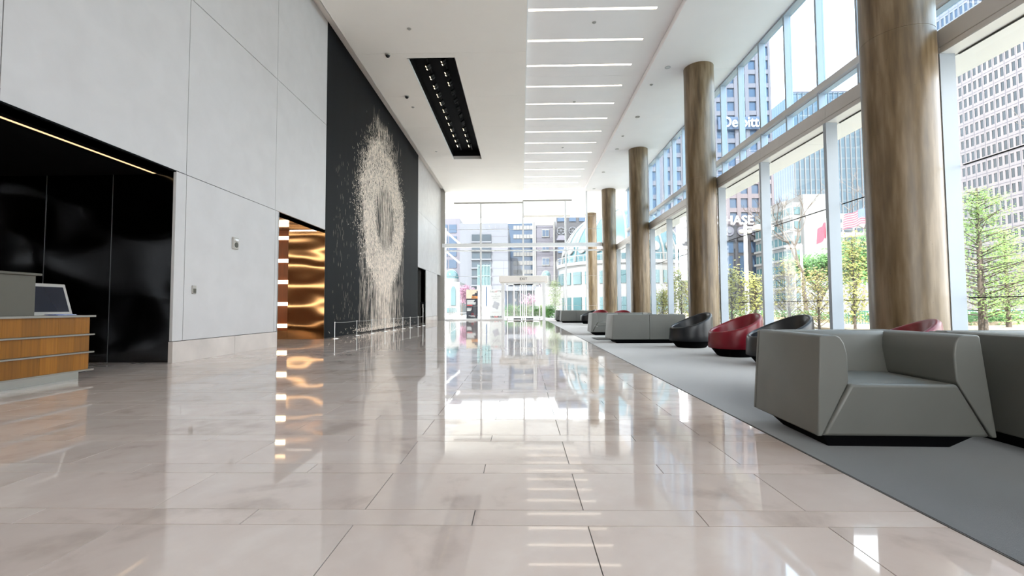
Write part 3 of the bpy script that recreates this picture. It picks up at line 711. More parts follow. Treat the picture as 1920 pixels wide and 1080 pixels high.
# piers and floor bands make the punched openings
nz = 23; z_first = 2.6
winz = [z_first+pz0*k for k in range(nz)]
g = G()
for z in winz: g.box(XR, XR+.6, y0, y1, z+2.45, z+pz0)
g.box(XR, XR+.6, y0, y1, -.5, z_first)
part('floor_band', g, 'fac_pinkwhite', b, kind='stuff', fix=False)
g = G(); yy = y0
while yy < y1: g.box(XR-.02, XR+.6, yy, yy+.52, -.5, zt); yy += px0
part('pier', g, 'fac_pinkwhite', b, kind='stuff', fix=False)
yy = y0+.52+.47; n = 0
cand = []
while yy < y1:
    for z in winz: cand.append((yy, z+1.22))
    yy += px0
def inview(yy, z): 
    px = 977+850*XR/yy; py = 577-(z-.9)*850/yy
    return (px < 1925 and px > 1780 and 60 < py < 560)
cv = [c for c in cand if inview(*c)]; rest = [c for c in cand if not inview(*c)]
for yy, z in cv[:298]: piece('window', (.05, .94, 2.45), 'win_dark', b, (XR+.15, yy, z))
g = G()
for yy, z in cv[298:]+rest: g.box(XR+.12, XR+.17, yy-.47, yy+.47, z-1.22, z+1.22)
part('windows', g, 'win_blue', b, kind='stuff', fix=False)
g = G(); yy = y0+.26
while yy < y1: g.box(XR-.05, XR-.02, yy-.04, yy+.04, 0, zt); yy += px0*2
for z in winz: g.box(XR-.03, XR, y0, y1, z+3.1, z+3.2)
part('joint_line', g, 'fac_mauve', b, kind='stuff', fix=False)
# low podium in front of that building, brick building at the frame edge
b = thing('brick_building', 'red brick building with pale bands at the edge of the view', 'building', (0, 0, 0))
part('wall', B(62, 80, 30, 39.9, -.5, 15.6), 'brick_red', b)
for k in range(9): part('pale_band', B(61.9, 80, 29.9, 39.98, 2.2+1.5*k, 2.5+1.5*k), 'fac_white', b)
# --- tower with the sign
YT = 120.
def TX(px): return PY(px, 577, YT).x
xl, xr = TX(1200), TX(1457)
b = thing('sign_tower', 'tall stone and glass tower carrying white company lettering', 'building', (0, 0, 0))
part('wall', B(xl, xr, YT+.5, YT+30, -.5, 92), 'win_dark', b)
du, dv = 20.5*YT/850, 26.4*YT/850; ww, wh = 13.5*YT/850, 18*YT/850
nx = int((xr-xl)/du); zb = .9+150*YT/850
g = G()
for i in range(nx+1): g.box(xr-(i*du)-(du-ww)*(1 if i else .5), xr-(i*du)+(0 if i == 0 else 0), YT-.1, YT+.6, zb, 92)
part('pier', g, 'fac_pink', b, kind='stuff', fix=False)
nv = int((92-zb)/dv); g = G()
for j in range(nv+1): g.box(xl, xr, YT, YT+.6, zb+j*dv, zb+j*dv+(dv-wh))
part('floor_band', g, 'fac_pink', b, kind='stuff', fix=False)
for j in range(nv):
    for i in range(nx):
        xc = xr-i*du-(du-ww)*(1 if i else .5)-ww/2; zc = zb+j*dv+(dv-wh)+wh/2
        piece('window', (ww, .06, wh), 'win_blue', b, (xc, YT+.4, zc))
part('side_wall', B(xr-.1, xr+.25, YT+.2, YT+30, zb, 92), 'fac_pink', b)
for j in range(nv): part('side_window', B(xr+.2, xr+.3, YT+2, YT+8, zb+j*dv+1.2, zb+j*dv+wh+1.2), 'win_blue', b)
# dark base of the tower with medallions, wide and tall windows
part('base_wall', B(xl, xr+.6, YT-.6, YT+.6, -.5, zb), 'fac_dark', b)
for i in range(8):
    xc = xr-(i+.5)*du*1.15-.6; zc = PY(1400, 434, YT).z
    part('medallion', G().tube((xc, YT-.9, zc), (xc, YT-.6, zc), 1.25, n=20), 'fac_mauve', b)
    part('medallion_hub', G().tube((xc, YT-1.1, zc), (xc, YT-.9, zc), .6, n=12), 'fac_grey', b)
    piece('cornice_tooth', (du*.9, 1.0, .9), 'fac_dark', b, (xc, YT-.8, PY(1400, 449, YT).z))
    piece('window', (2.0, .2, 2.9), 'win_blue', b, (xc, YT-.65, PY(1400, 464, YT).z))
    part('window', B(xc-.75, xc+.75, YT-.75, YT-.6, PY(1400, 530, YT).z, PY(1400, 480, YT).z), 'win_blue', b)
    piece('pier', (.8, .8, 16), 'fac_dark', b, (xc+du*.56, YT-.9, 8))
part('side_setback', B(xr+.6, xr+6, YT+5, YT+25, -.5, PY(1460, 420, YT).z), 'fac_dark', b)
M['sign_white'] = mat('sign_white', (.9, .9, .9), .5, var=0); M['sign_blue'] = mat('sign_blue', (.03, .20, .55), .5, var=0)
p = PY(1376, 414, YT-1)
tt = thing('tower_sign', 'white bank lettering with a blue emblem on the dark granite tower', 'sign', (p.x, YT-1.2, p.z))
text('lettering', 'CHASE', 3.35, 'sign_white', (0, 0, 0), HR, tt, .15, sx=.98, bold=.006)
ex = PY(1423, 412, YT).x-p.x
for k in range(4):
    a = k*math.pi/2; g = G(); pts = [(-.15, 1.15), (.75, 1.15), (1.15, .75), (1.15, .55), (-.15, .55)]
    pts = [(x*math.cos(a)-z*math.sin(a)+ex, x*math.sin(a)+z*math.cos(a)) for x, z in pts]
    part('emblem_segment', g.prism(pts, 'y', -.1, .1), 'sign_blue', tt)
p = PY(1393.5, 230, YT-1)
tt = thing('tower_sign', 'white company name high on the tower among blue windows', 'sign', (p.x, YT-1.2, p.z))
text('lettering', 'Deloitte', 4.0, 'sign_white', (0, 0, 0), HR, tt, .15, sx=.83, bold=.002)
M['tower_panel'] = mat('sign_backing', (.045, .06, .095), .4, var=.03)
part('backing_strip', B(-6.4, 6.4, .45, .95, -1.6, 1.7), 'tower_panel', tt)
# --- blue glass tower
YT2 = 170.
b = thing('glass_tower', 'tall pale blue glass tower with fine vertical mullions', 'building', (0, 0, 0))
c = PY(1497, 577, YT2).x; c2 = PY(1700, 577, YT2).x; zt = PY(1497, 175, YT2).z
M['t2front'] = stripes('glass_tower_sunlit', (.075, .11, .14), (.17, .18, .185), 0, 1.9, .32); M['t2side'] = stripes('glass_tower_shaded', (.025, .052, .10), (.06, .09, .13), 1, 1.6, .4)  # front paler, side darker blue: sun and shade put into the stripe colours
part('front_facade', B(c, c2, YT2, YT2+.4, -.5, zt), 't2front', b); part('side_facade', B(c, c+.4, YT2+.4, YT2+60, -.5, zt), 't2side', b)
g = G(); x = c
while x < c2: g.box(x, x+.22, YT2-.35, YT2, -.5, zt); x += 1.9
part('mullion', g, 'fac_grey', b, kind='stuff', fix=False); part('roof', B(c+.4, c2, YT2+.4, YT2+60, zt-1, zt-.5), 'fac_grey', b)
part('parapet', B(c-.1, c2, YT2-.4, YT2-.1, zt, zt+.5), 'fac_mauve', b)
# --- white terraced building
YW = 100.
b = thing('terraced_building', 'white building with stacked bands of teal windows and blank white flank', 'building', (0, 0, 0))
c = PY(1492, 577, YW).x; c3 = PY(1507, 577, YW).x; c4 = PY(1560, 577, YW).x; c5 = PY(1640, 577, YW).x; zt = PY(1492, 379, YW).z
part('wall', B(c, c3, YW, YW+16, -.5, zt), 'fac_white', b)
zz = zt-1.0; k = 0
while zz > 2:
    part('window_band', B(c-.08, c+.1, YW+.5, YW+15.7, zz-1.75, zz), 'win_teal', b); piece('window', (c3-c-.5, .2, 1.6), 'win_teal', b, ((c+c3)/2, YW-.05, zz-.9))
    g = G()
    for q_ in range(9): g.box(c-.16, c-.05, YW+.6+1.7*q_, YW+.75+1.7*q_, zz-1.75, zz)
    part('mullion', g, 'fac_white', b, kind='stuff', fix=False); part('balcony_band', B(c-.5, c, YW-.1, YW+16, zz-2.35, zz-1.85), 'fac_white', b)
    zz -= 3.15
part('flank', B(c3, c4, YW-1, YW+14, -.5, PY(1520, 366, YW).z), 'fac_white', b)
part('roof_box', B(c+.6, c+4, YW+5, YW+12, zt, zt+1.3), 'fac_white', b)
b = thing('parking_building', 'white parking building with dark horizontal slots behind the striped flag', 'building', (0, 0, 0))
part('wall', B(c4, c5, YW+1, YW+12, -.5, PY(1600, 398, YW).z), 'fac_white', b)
for j in range(5):
    for i in range(6):
        piece('slot_opening', (1.7, .3, .75), 'win_dark', b, (c4+2.5+2.3*i, YW+.95, PY(1600, 412, YW).z-2.05*j))
# --- street lamps
def lamp(label, px, Y, ptop, arm, hl):
    p = PY(px, ptop, Y); t = thing('street_lamp', label, 'street lamp', (p.x, Y, -.14), group='white street lamps outside'); H = p.z+.14
    part('pole', G().tube((0, 0, 0), (0, 0, H), .12, .085, 12), 'white', t, smooth=True); part('foot', G().lathe([(.22, 0), (.22, .1), (.14, .25)], n=14), 'white', t)
    part('arm', B(min(0, arm), max(0, arm), -.05, .05, H-.12, H-.02), 'white', t)
    part('lamp_head', G().prism([(arm-.1*(1 if arm > 0 else -1), H-.20), (arm+hl, H-.22), (arm+hl*1.02, H-.02), (arm, H+.06)], 'y', -.22, .22), 'frame_grey', t)
    part('finial', G().lathe([(.09, H), (.05, H+.12), (.02, H+.2)], n=10), 'white', t)
    return t
l1 = lamp('tall white street lamp behind the yellow bush in front of the dark tower base', 1397, 24, 424, .55, .85)
for s_ in (-1, 1): part('camera_globe', G().lathe([(.02, 5.10), (.11, 5.08), (.13, 5.0), (.09, 4.9), (.02, 4.88)], (s_*.22, 0), 14), 'frame_grey', l1, smooth=True)
lamp('white street lamp with its head reaching over the bare tree', 1502, 36, 461, -.5, -.55)
lamp('white street lamp between the second and third concrete pillars', 1268, 36, 463, .6, .6)
t = thing('sign_board', 'blank white sign board on a post behind the second pillar', 'sign', (PY(1279, 500, 37).x, 37.4, -.14)); zz = PY(1279, 455, 37).z+.14
part('board', B(-.3, .35, -.04, .04, zz, zz+2.2), 'white', t); part('post', B(-.04, .04, .02, .1, 0, zz+.5), 'white', t)
# --- flags
def flag(label, px, py, Y, w, h, kind):
    p = PY(px, py, Y); t = thing('flag', label, 'flag', (p.x, Y, p.z), group='flags over the trees')
    n = 13 if kind == 'us' else 1; K = 14
    def wav(u, v): return (u*w - .25*v*h*.3*u, .12*math.sin(u*7+v), -v*h - .45*u*u*h + .1*math.sin(u*8))
    for s_ in range(n):
        g = G(); v = []; f = []
        for i in range(K+1):
            for j in (0, 1): v.append(wav(i/K, (s_+j)/n))
        for i in range(K): f.append((2*i, 2*i+1, 2*i+3, 2*i+2))
        g.add(v, f); part('stripe' if n > 1 else 'cloth', g, 'flag_red' if (s_ % 2 == 0) else 'fac_white', t, fix=False)
    if kind == 'us':
        g = G(); v = []; f = []
        for i in range(7):
            for j in (0, 1): q_ = wav(i/6*.4, j*7/13); v.append((q_[0], q_[1]-.02, q_[2]+.01))
        for i in range(6): f.append((2*i, 2*i+1, 2*i+3, 2*i+2))
        part('canton', g.add(v, f), 'flag_blue', t, fix=False)
    part('flag_pole', G().tube((0, 0, .5), (0, 0, -p.z-.1), .07, n=8), 'white', t)
M['flag_red'] = mat('flag_red', (.26, .045, .07), .8, var=.05); M['flag_blue'] = mat('flag_blue', (.08, .11, .28), .8, var=.05)
flag('red and white striped flag with a blue corner flying behind the near pillar', 1626, 392, 46, -2.3, 1.5, 'us')
flag('plain red flag showing at the edge of a window post', 1550, 418, 46, -.9, 1.6, 'red')
# --- trees
def leafmesh(pts, size, m, rnd, parent, name='foliage'):
    g = G()
    for p_ in pts:
        a, b_ = rnd.uniform(0, 6.28), rnd.uniform(-.9, .9); u = Vector((math.cos(a)*math.cos(b_), math.sin(a)*math.cos(b_), math.sin(b_)))
        w = u.orthogonal().normalized(); s_ = size*rnd.uniform(.6, 1.3)
        g.add([p_-u*s_, p_-w*s_*.45, p_+u*s_, p_+w*s_*.45], [(0, 1, 2, 3)])
    return part(name, g, m, parent, fix=False, kind='stuff')
def tree(name, label, cat, base, H, r, spread, leafm, nleaf, leafs, seed, levels=4, bark='bark', lean=0, cone=False, first=.25, up=(.05, .5), blobs=None, group=None):
    rnd = random.Random(seed); t = thing(name, label, cat, base, group=group); g = G(); tips = []
    def grow(p, d, l, rad, lv):
        n = 3; q_ = p
        for k in range(n):
            d = (d + Vector((rnd.gauss(0, .12), rnd.gauss(0, .12), rnd.gauss(.02, .08)))).normalized(); q2 = q_ + d*(l/n)
            g.tube(q_, q2, rad*(1-k*.2), rad*(1-(k+1)*.2), 6 if lv > 1 else 9, caps=False); q_ = q2
            if lv >= 2: tips.append(q_.copy())
        if lv >= levels: return
        for c_ in range(rnd.choice((2, 3, 3))):
            nd = (d + Vector((rnd.gauss(0, spread), rnd.gauss(0, spread), rnd.gauss(.1, .3)))).normalized(); grow(q_, nd, l*rnd.uniform(.6, .82), rad*.60, lv+1)
    if cone:
        top = Vector((lean, 0, H)); g.tube((0, 0, 0), top, r, r*.2, 9)
        z = H*first
        while z < H*.98:
            L_ = (spread*(1-(z/H)**1.5)+.25)*rnd.uniform(.45, 1.25); a = rnd.uniform(0, 6.28)
            for q_ in range(2):
                aa = a+q_*3+rnd.uniform(-.5, .5); p0_ = Vector((lean*z/H, 0, z)); d_ = Vector((math.cos(aa), math.sin(aa), rnd.uniform(*up))).normalized()
                p1_ = p0_+d_*L_; g.tube(p0_, p1_, r*.18, r*.04, 5, caps=False)
                for k in range(14):
                    u = rnd.uniform(.25, 1); tips.append(p0_.lerp(p1_, u)+Vector((rnd.gauss(0, .1*L_), rnd.gauss(0, .1*L_), rnd.gauss(-.03, .08*L_))))
            z += H*.018
    else: 
        grow(Vector((0, 0, 0)), Vector((lean, 0, 1)).normalized(), H*.38, r, 1)
    part('trunk', g, bark, t, smooth=True, fix=False)
    if leafm and tips:
        pts = [rnd.choice(tips) + Vector((rnd.gauss(0, leafs*2.5), rnd.gauss(0, leafs*2.5), rnd.gauss(0, leafs*2))) for _ in range(nleaf)]
        leafmesh(pts, leafs, leafm, rnd, t)
    return t
M['bark'] = mat('bark', (.075, .058, .045), .9, var=.3, scale=6); M['bark_pale'] = mat('pale_bark', (.13, .11, .10), .9, var=.2, scale=6)
def leafmat(name, c):
    t = NT(name); n = t.noise(1.5, 2); r_ = t.ramp(n.outputs['Fac'], [(.35, tuple(x*.7 for x in c)), (.65, tuple(min(1, x*1.25) for x in c))])
    t.link(r_.outputs[0], t.b.inputs['Base Color']); t.setv('Roughness', .6)
    tb = t.new('ShaderNodeBsdfTranslucent'); t.link(r_.outputs[0], tb.inputs[0]); mx = t.new('ShaderNodeMixShader'); mx.inputs[0].default_value = .35
    t.link(t.b.outputs[0], mx.inputs[1]); t.link(tb.outputs[0], mx.inputs[2]); t.link(mx.outputs[0], t.out.inputs[0]); return t.m
M['leaf_yellow'] = leafmat('yellow_leaf', (.30, .30, .085)); M['leaf_green'] = leafmat('green_leaf', (.09, .20, .05)); M['leaf_lime'] = leafmat('lime_leaf', (.19, .30, .075))
M['leaf_pink'] = leafmat('pink_blossom', (0.294, 0.154, 0.210)); M['leaf_pale'] = leafmat('pale_leaf', (0.224, 0.272, 0.112)); M['leaf_cream'] = leafmat('cream_leaf', (0.322, 0.280, 0.105))
def G0(px, Y): 
    v = PY(px, 577, Y); return (v.x, Y, -.14)
tree('young_tree', 'tall yellow leafed young tree just beside the near pillar', 'tree', G0(1602, 17), 3.6, .05, .75, 'leaf_yellow', 1150, .07, 3, cone=True, up=(.9, 1.9), first=.1)
tree('young_tree', 'pale yellow spreading bush tree between the first two window posts past the near pillar', 'tree', G0(1480, 19), 2.9, .06, 1.3, 'leaf_cream', 1000, .06, 5, cone=True, first=.08, up=(.4, 1.3))
tree('young_tree', 'pale yellow young tree with crossing twigs next to the bare tree', 'tree', G0(1535, 18), 2.4, .05, 1.2, 'leaf_cream', 900, .06, 15, cone=True, first=.08, up=(.4, 1.3))
tree('young_tree', 'bushy yellow young tree behind the red tub chair', 'tree', G0(1372, 23), 2.9, .06, 1.0, 'leaf_yellow', 800, .085, 8, cone=True, first=.06, up=(.6, 1.6))
tree('young_tree', 'yellow young tree behind the black tub chair at the post', 'tree', G0(1416, 23), 2.5, .06, 1.1, 'leaf_yellow', 700, .085, 9, cone=True, first=.06, up=(.6, 1.6))
tree('young_tree', 'dense yellow green young tree seen between second and third pillars', 'tree', G0(1278, 30), 3.3, .07, 1.3, 'leaf_yellow', 1300, .10, 10, cone=True, first=.05, up=(.5, 1.5))
tree('young_tree', 'small yellow young tree at the foot of the dome building', 'tree', G0(1242, 31), 2.0, .07, 1.0, 'leaf_yellow', 700, .10, 11, cone=True, first=.05, up=(.5, 1.5))
tree('bare_tree', 'leafless dark trunked tree before the white terraced building', 'tree', G0(1511, 34), 9.6, .19, .48, None, 0, .1, 21, levels=6)
tree('bare_tree', 'leafless tree with fine twigs in front of the glass tower', 'tree', G0(1618, 50), 14, .2, .42, None, 0, .1, 22, levels=6, bark='bark_pale')
tree('bare_tree', 'tall leafless tree behind the lime green tree in front of the punched windows', 'tree', G0(1872, 24), 9.0, .20, .42, None, 0, .1, 23, levels=6, bark='bark_pale')
tree('green_tree', 'round dark green tree behind the yellow leafed tree', 'tree', G0(1600, 40), 7.4, .25, .6, 'leaf_green', 5200, .16, 31, levels=5)
tree('green_tree', 'dark green tree at the foot of the bare tree', 'tree', G0(1532, 42), 5.6, .2, .6, 'leaf_green', 4200, .15, 32, levels=5)
tree('lime_tree', 'lime green feathery tree outside beside the near pillar post', 'tree', G0(1842, 15.5), 5.0, .13, 1.9, 'leaf_lime', 8500, .036, 33, cone=True, first=.12, bark='bark')
tree('lime_tree', 'second feathery green tree with thinner trunk next to the fence', 'tree', G0(1890, 18), 4.0, .09, 1.7, 'leaf_lime', 2600, .05, 34, cone=True, first=.1)
tree('young_tree', 'slender pale green sapling outside the end glass wall beside the door', 'tree', (PY(1041, 577, 44).x, 44, -.05), 3.6, .05, .9, 'leaf_pale', 1400, .07, 41, cone=True)
tree('blossom_tree', 'pink blossom tree outside between the white building and black banner', 'tree', (PY(866, 577, 60).x, 60, -.14), 4.2, .1, .55, 'leaf_pink', 3000, .10, 42, levels=4)
tree('blossom_tree', 'low bushy pink and grey tree behind the glass entrance doors', 'tree', (PY(985, 577, 58).x, 58, -.14), 2.6, .1, .6, 'leaf_pink', 600, .10, 43, levels=5)
tree('shrub', 'rounded green shrub outside the glass wall beside the entrance', 'shrub', (PY(1029, 577, 41).x, 41, -.05), 1.0, .04, .55, 'leaf_green', 1800, .07, 44, cone=True, first=.05)
for i, px in enumerate((955, 966, 978, 990, 1003, 1014)):
    tree('shrub', '%s low pale shrub in the planted bed seen through the entrance doors' % ORD[i], 'shrub', (PY(px, 577, 50).x, 50, -.05), 1.1, .04, .6, 'leaf_pale' if i % 2 else 'leaf_green', 700, .07, 60+i, cone=True, first=.05, group='shrubs in the bed by the entrance')
# hedges and railing on the street side
t = thing('garden_railing', 'low dark green railing with thin bars beyond the trees', 'railing', (0, 0, 0)); M['rail_green'] = mat('green_rail', (.03, .12, .10), .5, var=.1)
x0 = PY(1575, 577, 22).x
part('rail', G().box(x0, x0+16, 22, 22.05, .62, .67).box(x0, x0+16, 22, 22.05, .02, .07), 'rail_green', t); g = G()
x = x0
while x < x0+16: g.box(x, x+.02, 22.01, 22.03, .05, .64); x += .13
part('bar', g, 'rail_green', t, kind='stuff', fix=False)
for i, (px, Y, w) in enumerate(((1590, 24, 3), (1830, 20, 3), (1890, 20.5, 3), (1480, 30, 3.5), (1390, 32, 3))):
    rnd = random.Random(80+i); t = thing('hedge', ('low green hedge behind the yellow leafed tree', 'green hedge at the foot of the lime green tree', 'green hedge behind the railing below the punched windows', 'low green hedge behind the bare tree', 'low hedge in front of the dark tower base')[i], 'hedge', G0(px, Y))
    pts = [Vector((rnd.uniform(-w/2, w/2), rnd.uniform(-.4, .4), rnd.uniform(.1, .75))) for _ in range(1500)]
    leafmesh(pts, .07, 'leaf_green', rnd, t); part('stems', G().box(-w/2, w/2, -.3, .3, 0, .35), 'soil', t)
# ------------------------------------------------------------------ view through the end wall
def ex(px, Y): return PY(px, 577, Y).x
def ez(py, Y): return PY(960, py, Y).z
Y1 = 130.
b = thing('stone_building', 'dark grey stone building with small square windows at the edge of the end glass wall', 'building')
part('wall', B(ex(780, Y1), ex(862, Y1), Y1, Y1+20, -.5, ez(408, Y1)), 'fac_mauve', b)
for j in range(6):
    for i in range(3): piece('window', (2.2, .3, 2.4), 'win_blue', b, (ex(815+17*i, Y1), Y1, ez(428+22*j, Y1)))
Y2 = 110.
b = thing('concrete_tower', 'pale grey concrete tower with a stacked column of dark open decks', 'building')
part('wall', B(ex(862, Y2), ex(953, Y2), Y2, Y2+25, -.5, ez(418, Y2)), 'fac_grey', b)
part('raised_wall', B(ex(953, Y2), ex(953, Y2)+.01, Y2, Y2+25, 0, 1), 'fac_grey', b)
for j in range(8):
    z = ez(447+16.2*j, Y2)
    for a_, c_ in ((885, 900.5), (903.5, 921)): part('deck_opening', B(ex(a_, Y2), ex(c_, Y2), Y2-.3, Y2+.2, z-.75, z+.85 if j else z+1.0), 'win_dark', b)
    part('deck_ledge', B(ex(884, Y2), ex(922, Y2), Y2-.8, Y2, z-1.1, z-.75), 'fac_grey', b)
for j in range(9): part('joint', B(ex(922, Y2), ex(953, Y2), Y2-.04, Y2, ez(428+15*j, Y2), ez(428+15*j, Y2)+.12), 'fac_mauve', b)
Y3 = 140.
b = thing('banded_building', 'blue glass building with alternating pale and blue window bands', 'building')
part('side_wall', B(ex(953, Y3), ex(963, Y3), Y3, Y3+20, -.5, ez(419, Y3)), 'win_blue', b); part('wall', B(ex(963, Y3), ex(1000, Y3), Y3, Y3+20, -.5, ez(419, Y3)), 'win_blue', b)
for j in range(7):
    for i in range(6):
        xa = ex(963+6.2*i, Y3)+.06; xb = ex(963+6.2*(i+1), Y3)-.06; part('pale_pane', B(xa, xb, Y3-.2, Y3, ez(431+16.5*j, Y3), ez(423.5+16.5*j, Y3)), 'fac_white', b)
Y4 = 125.
b = thing('masonry_tower', 'mauve masonry tower with single square windows and pale corner piers', 'building')
part('wall', B(ex(1004, Y4), ex(1044, Y4), Y4, Y4+20, -.5, ez(423, Y4)), 'fac_mauve', b)
for px in (1001, 1004, 1040, 1044): part('pier', B(ex(px, Y4)-.25, ex(px, Y4)+.25, Y4-.5, Y4, -.5, ez(417, Y4)), 'fac_white', b)
for j in range(5):
    z = ez(438+26.5*j, Y4); f_ = part('window_frame', B(ex(1017, Y4), ex(1031, Y4), Y4-.3, Y4, z-1.1, z+1.1), 'fac_white', b)
    for s_ in (-1, 1): part('pane', B(ex(1024+3.3*s_, Y4)-.42, ex(1024+3.3*s_, Y4)+.42, Y4-.35, Y4-.28, z-.85, z+.85), 'win_blue', f_)
    for k in range(3): part('course_line', B(ex(1006, Y4), ex(1040, Y4), Y4-.05, Y4, z+1.6+.5*k, z+1.65+.5*k), 'fac_dark', b)
Y5 = 118.
b = thing('round_window_tower', 'dark purple grey tower with round spoked windows and slanted ledges', 'building')
part('wall', B(ex(1045, Y5), ex(1100, Y5), Y5, Y5+20, -.5, ez(403, Y5)), 'fac_dark', b)
for i, px in enumerate((1053, 1075, 1094)):
    piece('window', (1.8, .3, 1.8), 'win_blue', b, (ex(px, Y5), Y5-.1, ez(410, Y5)))
    z = ez(434, Y5); x = ex(px, Y5); g = G()
    for k in range(20):
        a = 2*math.pi*k/20; a2 = 2*math.pi*(k+1)/20; g.tube((x+.95*math.cos(a), Y5-.3, z+.95*math.sin(a)), (x+.95*math.cos(a2), Y5-.3, z+.95*math.sin(a2)), .12, n=5, caps=False)
    for k in range(3): a = math.pi*k/3; g.tube((x-.9*math.cos(a), Y5-.3, z-.9*math.sin(a)), (x+.9*math.cos(a), Y5-.3, z+.9*math.sin(a)), .07, n=5)
    part('round_window', g, 'fac_grey', b); part('ledge', G().prism([(x-1.3, ez(452, Y5)), (x+1.3, ez(452, Y5)), (x+.7, ez(443, Y5)), (x-.7, ez(443, Y5))], 'y', Y5-1, Y5), 'fac_mauve', b)
    for j in range(4): piece('window', (1.6, .3, 2.0), 'win_blue', b, (x, Y5-.1, ez(468+24*j, Y5)))
# dome building
YD = 78.; xc = ex(1167, YD); R = 10.2; zs = ez(492, YD-6)
b = thing('domed_building', 'white round building under a large teal glass dome with pale ribs', 'building')
pr = [(R*math.cos(a), zs+R*.92*math.sin(a)) for a in [math.pi/2*k/14 for k in range(15)]]
part('dome', G().lathe(pr[:-1]+[(.05, zs+R*.92)], (xc, YD), 56), 'dome_teal', b, smooth=True)
for k in range(22):
    a = 2*math.pi*k/22; pts = [Vector((xc+(r_+.05)*math.cos(a), YD+(r_+.05)*math.sin(a), z)) for r_, z in pr]; g = G()
    for p_, q_ in zip(pts[:-1], pts[1:]): g.tube(p_, q_, .16, n=5, caps=False)
    part('rib', g, 'fac_white', b, smooth=True)
for k in range(22):
    a = 2*math.pi*(k+.5)/22; e = .22; r_ = R*math.cos(e)+.08; z = zs+R*.92*math.sin(e); c_ = Vector((xc+r_*math.cos(a), YD+r_*math.sin(a), z)); d_ = Vector((math.cos(a), math.sin(a), .3)).normalized()
    part('oval_panel', G().tube(c_-d_*.05, c_+d_*.15, .8, n=16), 'fac_white', b)
part('drum', G().lathe([(R+.6, -.5), (R+.6, zs-.7), (R+.9, zs-.6), (R+.9, zs-.1), (R+.1, zs)], (xc, YD), 56), 'fac_white', b)
for k in range(28):
    a = 2*math.pi*k/28
    for z0_, z1_ in ((ez(533, YD-8), ez(510, YD-8)), (ez(583, YD-8), ez(558, YD-8))):
        o = piece('window', (.2, 1.7, z1_-z0_), 'win_teal', b, (xc+(R+.62)*math.cos(a), YD+(R+.62)*math.sin(a), (z0_+z1_)/2)); o.rotation_euler = (0, 0, a)
g = G()
for k in range(70):
    a = 2*math.pi*k/70; g.tube((xc+(R+.9)*math.cos(a), YD+(R+.9)*math.sin(a), zs-.1), (xc+(R+.9)*math.cos(a), YD+(R+.9)*math.sin(a), zs+.8), .05, n=5)
part('baluster', g, 'fac_white', b, kind='stuff', fix=False)
part('handrail', G().lathe([(R+.84, zs+.8), (R+.96, zs+.8), (R+.96, zs+.92), (R+.84, zs+.92), (R+.84, zs+.8)], (xc, YD), 56, caps=False), 'fac_white', b)
part('wing', B(ex(1005, YD), xc-R*.6, YD-3, YD+12, -.5, ez(540, YD)), 'fac_white', b)
# little domes
for px, py, lb in ((1024, 519, 'small pale teal dome cupola in front of the masonry tower'), (846, 522, 'small teal glass cupola in front of the dark stone building')):
    Yc = 84.; t = thing('cupola', lb, 'cupola', (ex(px, Yc), Yc, 0)); z = ez(py, Yc); rr = .9 if px > 900 else 1.4
    part('shaft', G().lathe([(rr, -.5), (rr, z)], n=20), 'fac_white', t, smooth=True); part('cap', G().lathe([(rr*math.cos(a), z+rr*1.3*math.sin(a)) for a in [math.pi/2*k/8*.99 for k in range(9)]], n=20), 'win_teal', t, smooth=True)
# white building with arched teal window, left of the banners
YA = 66.
b = thing('white_annex', 'low white building with a tall teal arched window behind the black banner', 'building')
part('wall', B(ex(822, YA), ex(862, YA), YA, YA+10, -.5, ez(528, YA)), 'fac_white', b)
xa = ex(850, YA); g = G(); z0_ = ez(572, YA); z1_ = ez(545, YA)
part('arched_window', G().prism([(xa-.35, z0_), (xa+.35, z0_), (xa+.35, z1_)]+[(xa+.35*math.cos(a), z1_+.7*math.sin(a)) for a in [math.pi*k/8 for k in range(1, 8)]]+[(xa-.35, z1_)], 'y', YA-.1, YA+.1), 'win_teal', b)
part('low_window', B(ex(838, YA), ex(858, YA), YA-.1, YA+.1, ez(585, YA), ez(577, YA)), 'win_teal', b)
# pylon and glass kiosk
YP = 55.
b = thing('pylon', 'plain white pylon with a thin dark slot between the two banners', 'pylon'); part('slab', B(ex(894, YP), ex(921, YP), YP, YP+1.5, -.14, ez(535, YP)), 'fac_white', b); part('slot', B(ex(912, YP)-.06, ex(912, YP)+.06, YP-.03, YP, ez(574, YP), ez(537, YP)), 'win_blue', b)
YK = 70.
b = thing('lift_tower', 'teal framed glass lift tower rising behind the white pylon', 'tower'); xa, xb = ex(896, YK), ex(919, YK); za, zb_ = ez(535, YK), ez(498, YK)
part('glass_box', B(xa+.1, xb-.1, YK+.1, YK+1.8, -.14, zb_-.1), 'win_teal', b); M['teal_frame'] = mat('teal_frame', (0.0920, 0.1616, 0.1616), .4, var=0)
for k in range(5): x = xa+(xb-xa)*k/4; part('post', B(x-.06, x+.06, YK-.02, YK+.1, -.14, zb_+.2), 'teal_frame', b)
for z in (za, (za+zb_)/2, zb_): part('frame_bar', B(xa, xb, YK-.03, YK+.1, z-.07, z+.07), 'teal_frame', b)
# covered entry building seen through the doors
YQ = 90.
b = thing('entry_building', 'dark blue glass lobby building seen through the entrance doors', 'building')
part('wall', B(ex(948, YQ), ex(1004, YQ), YQ, YQ+6, -.5, ez(540, YQ)), 'win_blue', b); part('canopy', B(ex(944, YQ), ex(1010, YQ), YQ-4, YQ, ez(545, YQ-4), ez(537, YQ-4)), 'fac_grey', b)
for k in range(6): x = ex(952+10*k, YQ-3); part('column', B(x-.15, x+.15, YQ-3.1, YQ-2.8, -.14, ez(545, YQ-3)), 'fac_dark', b)
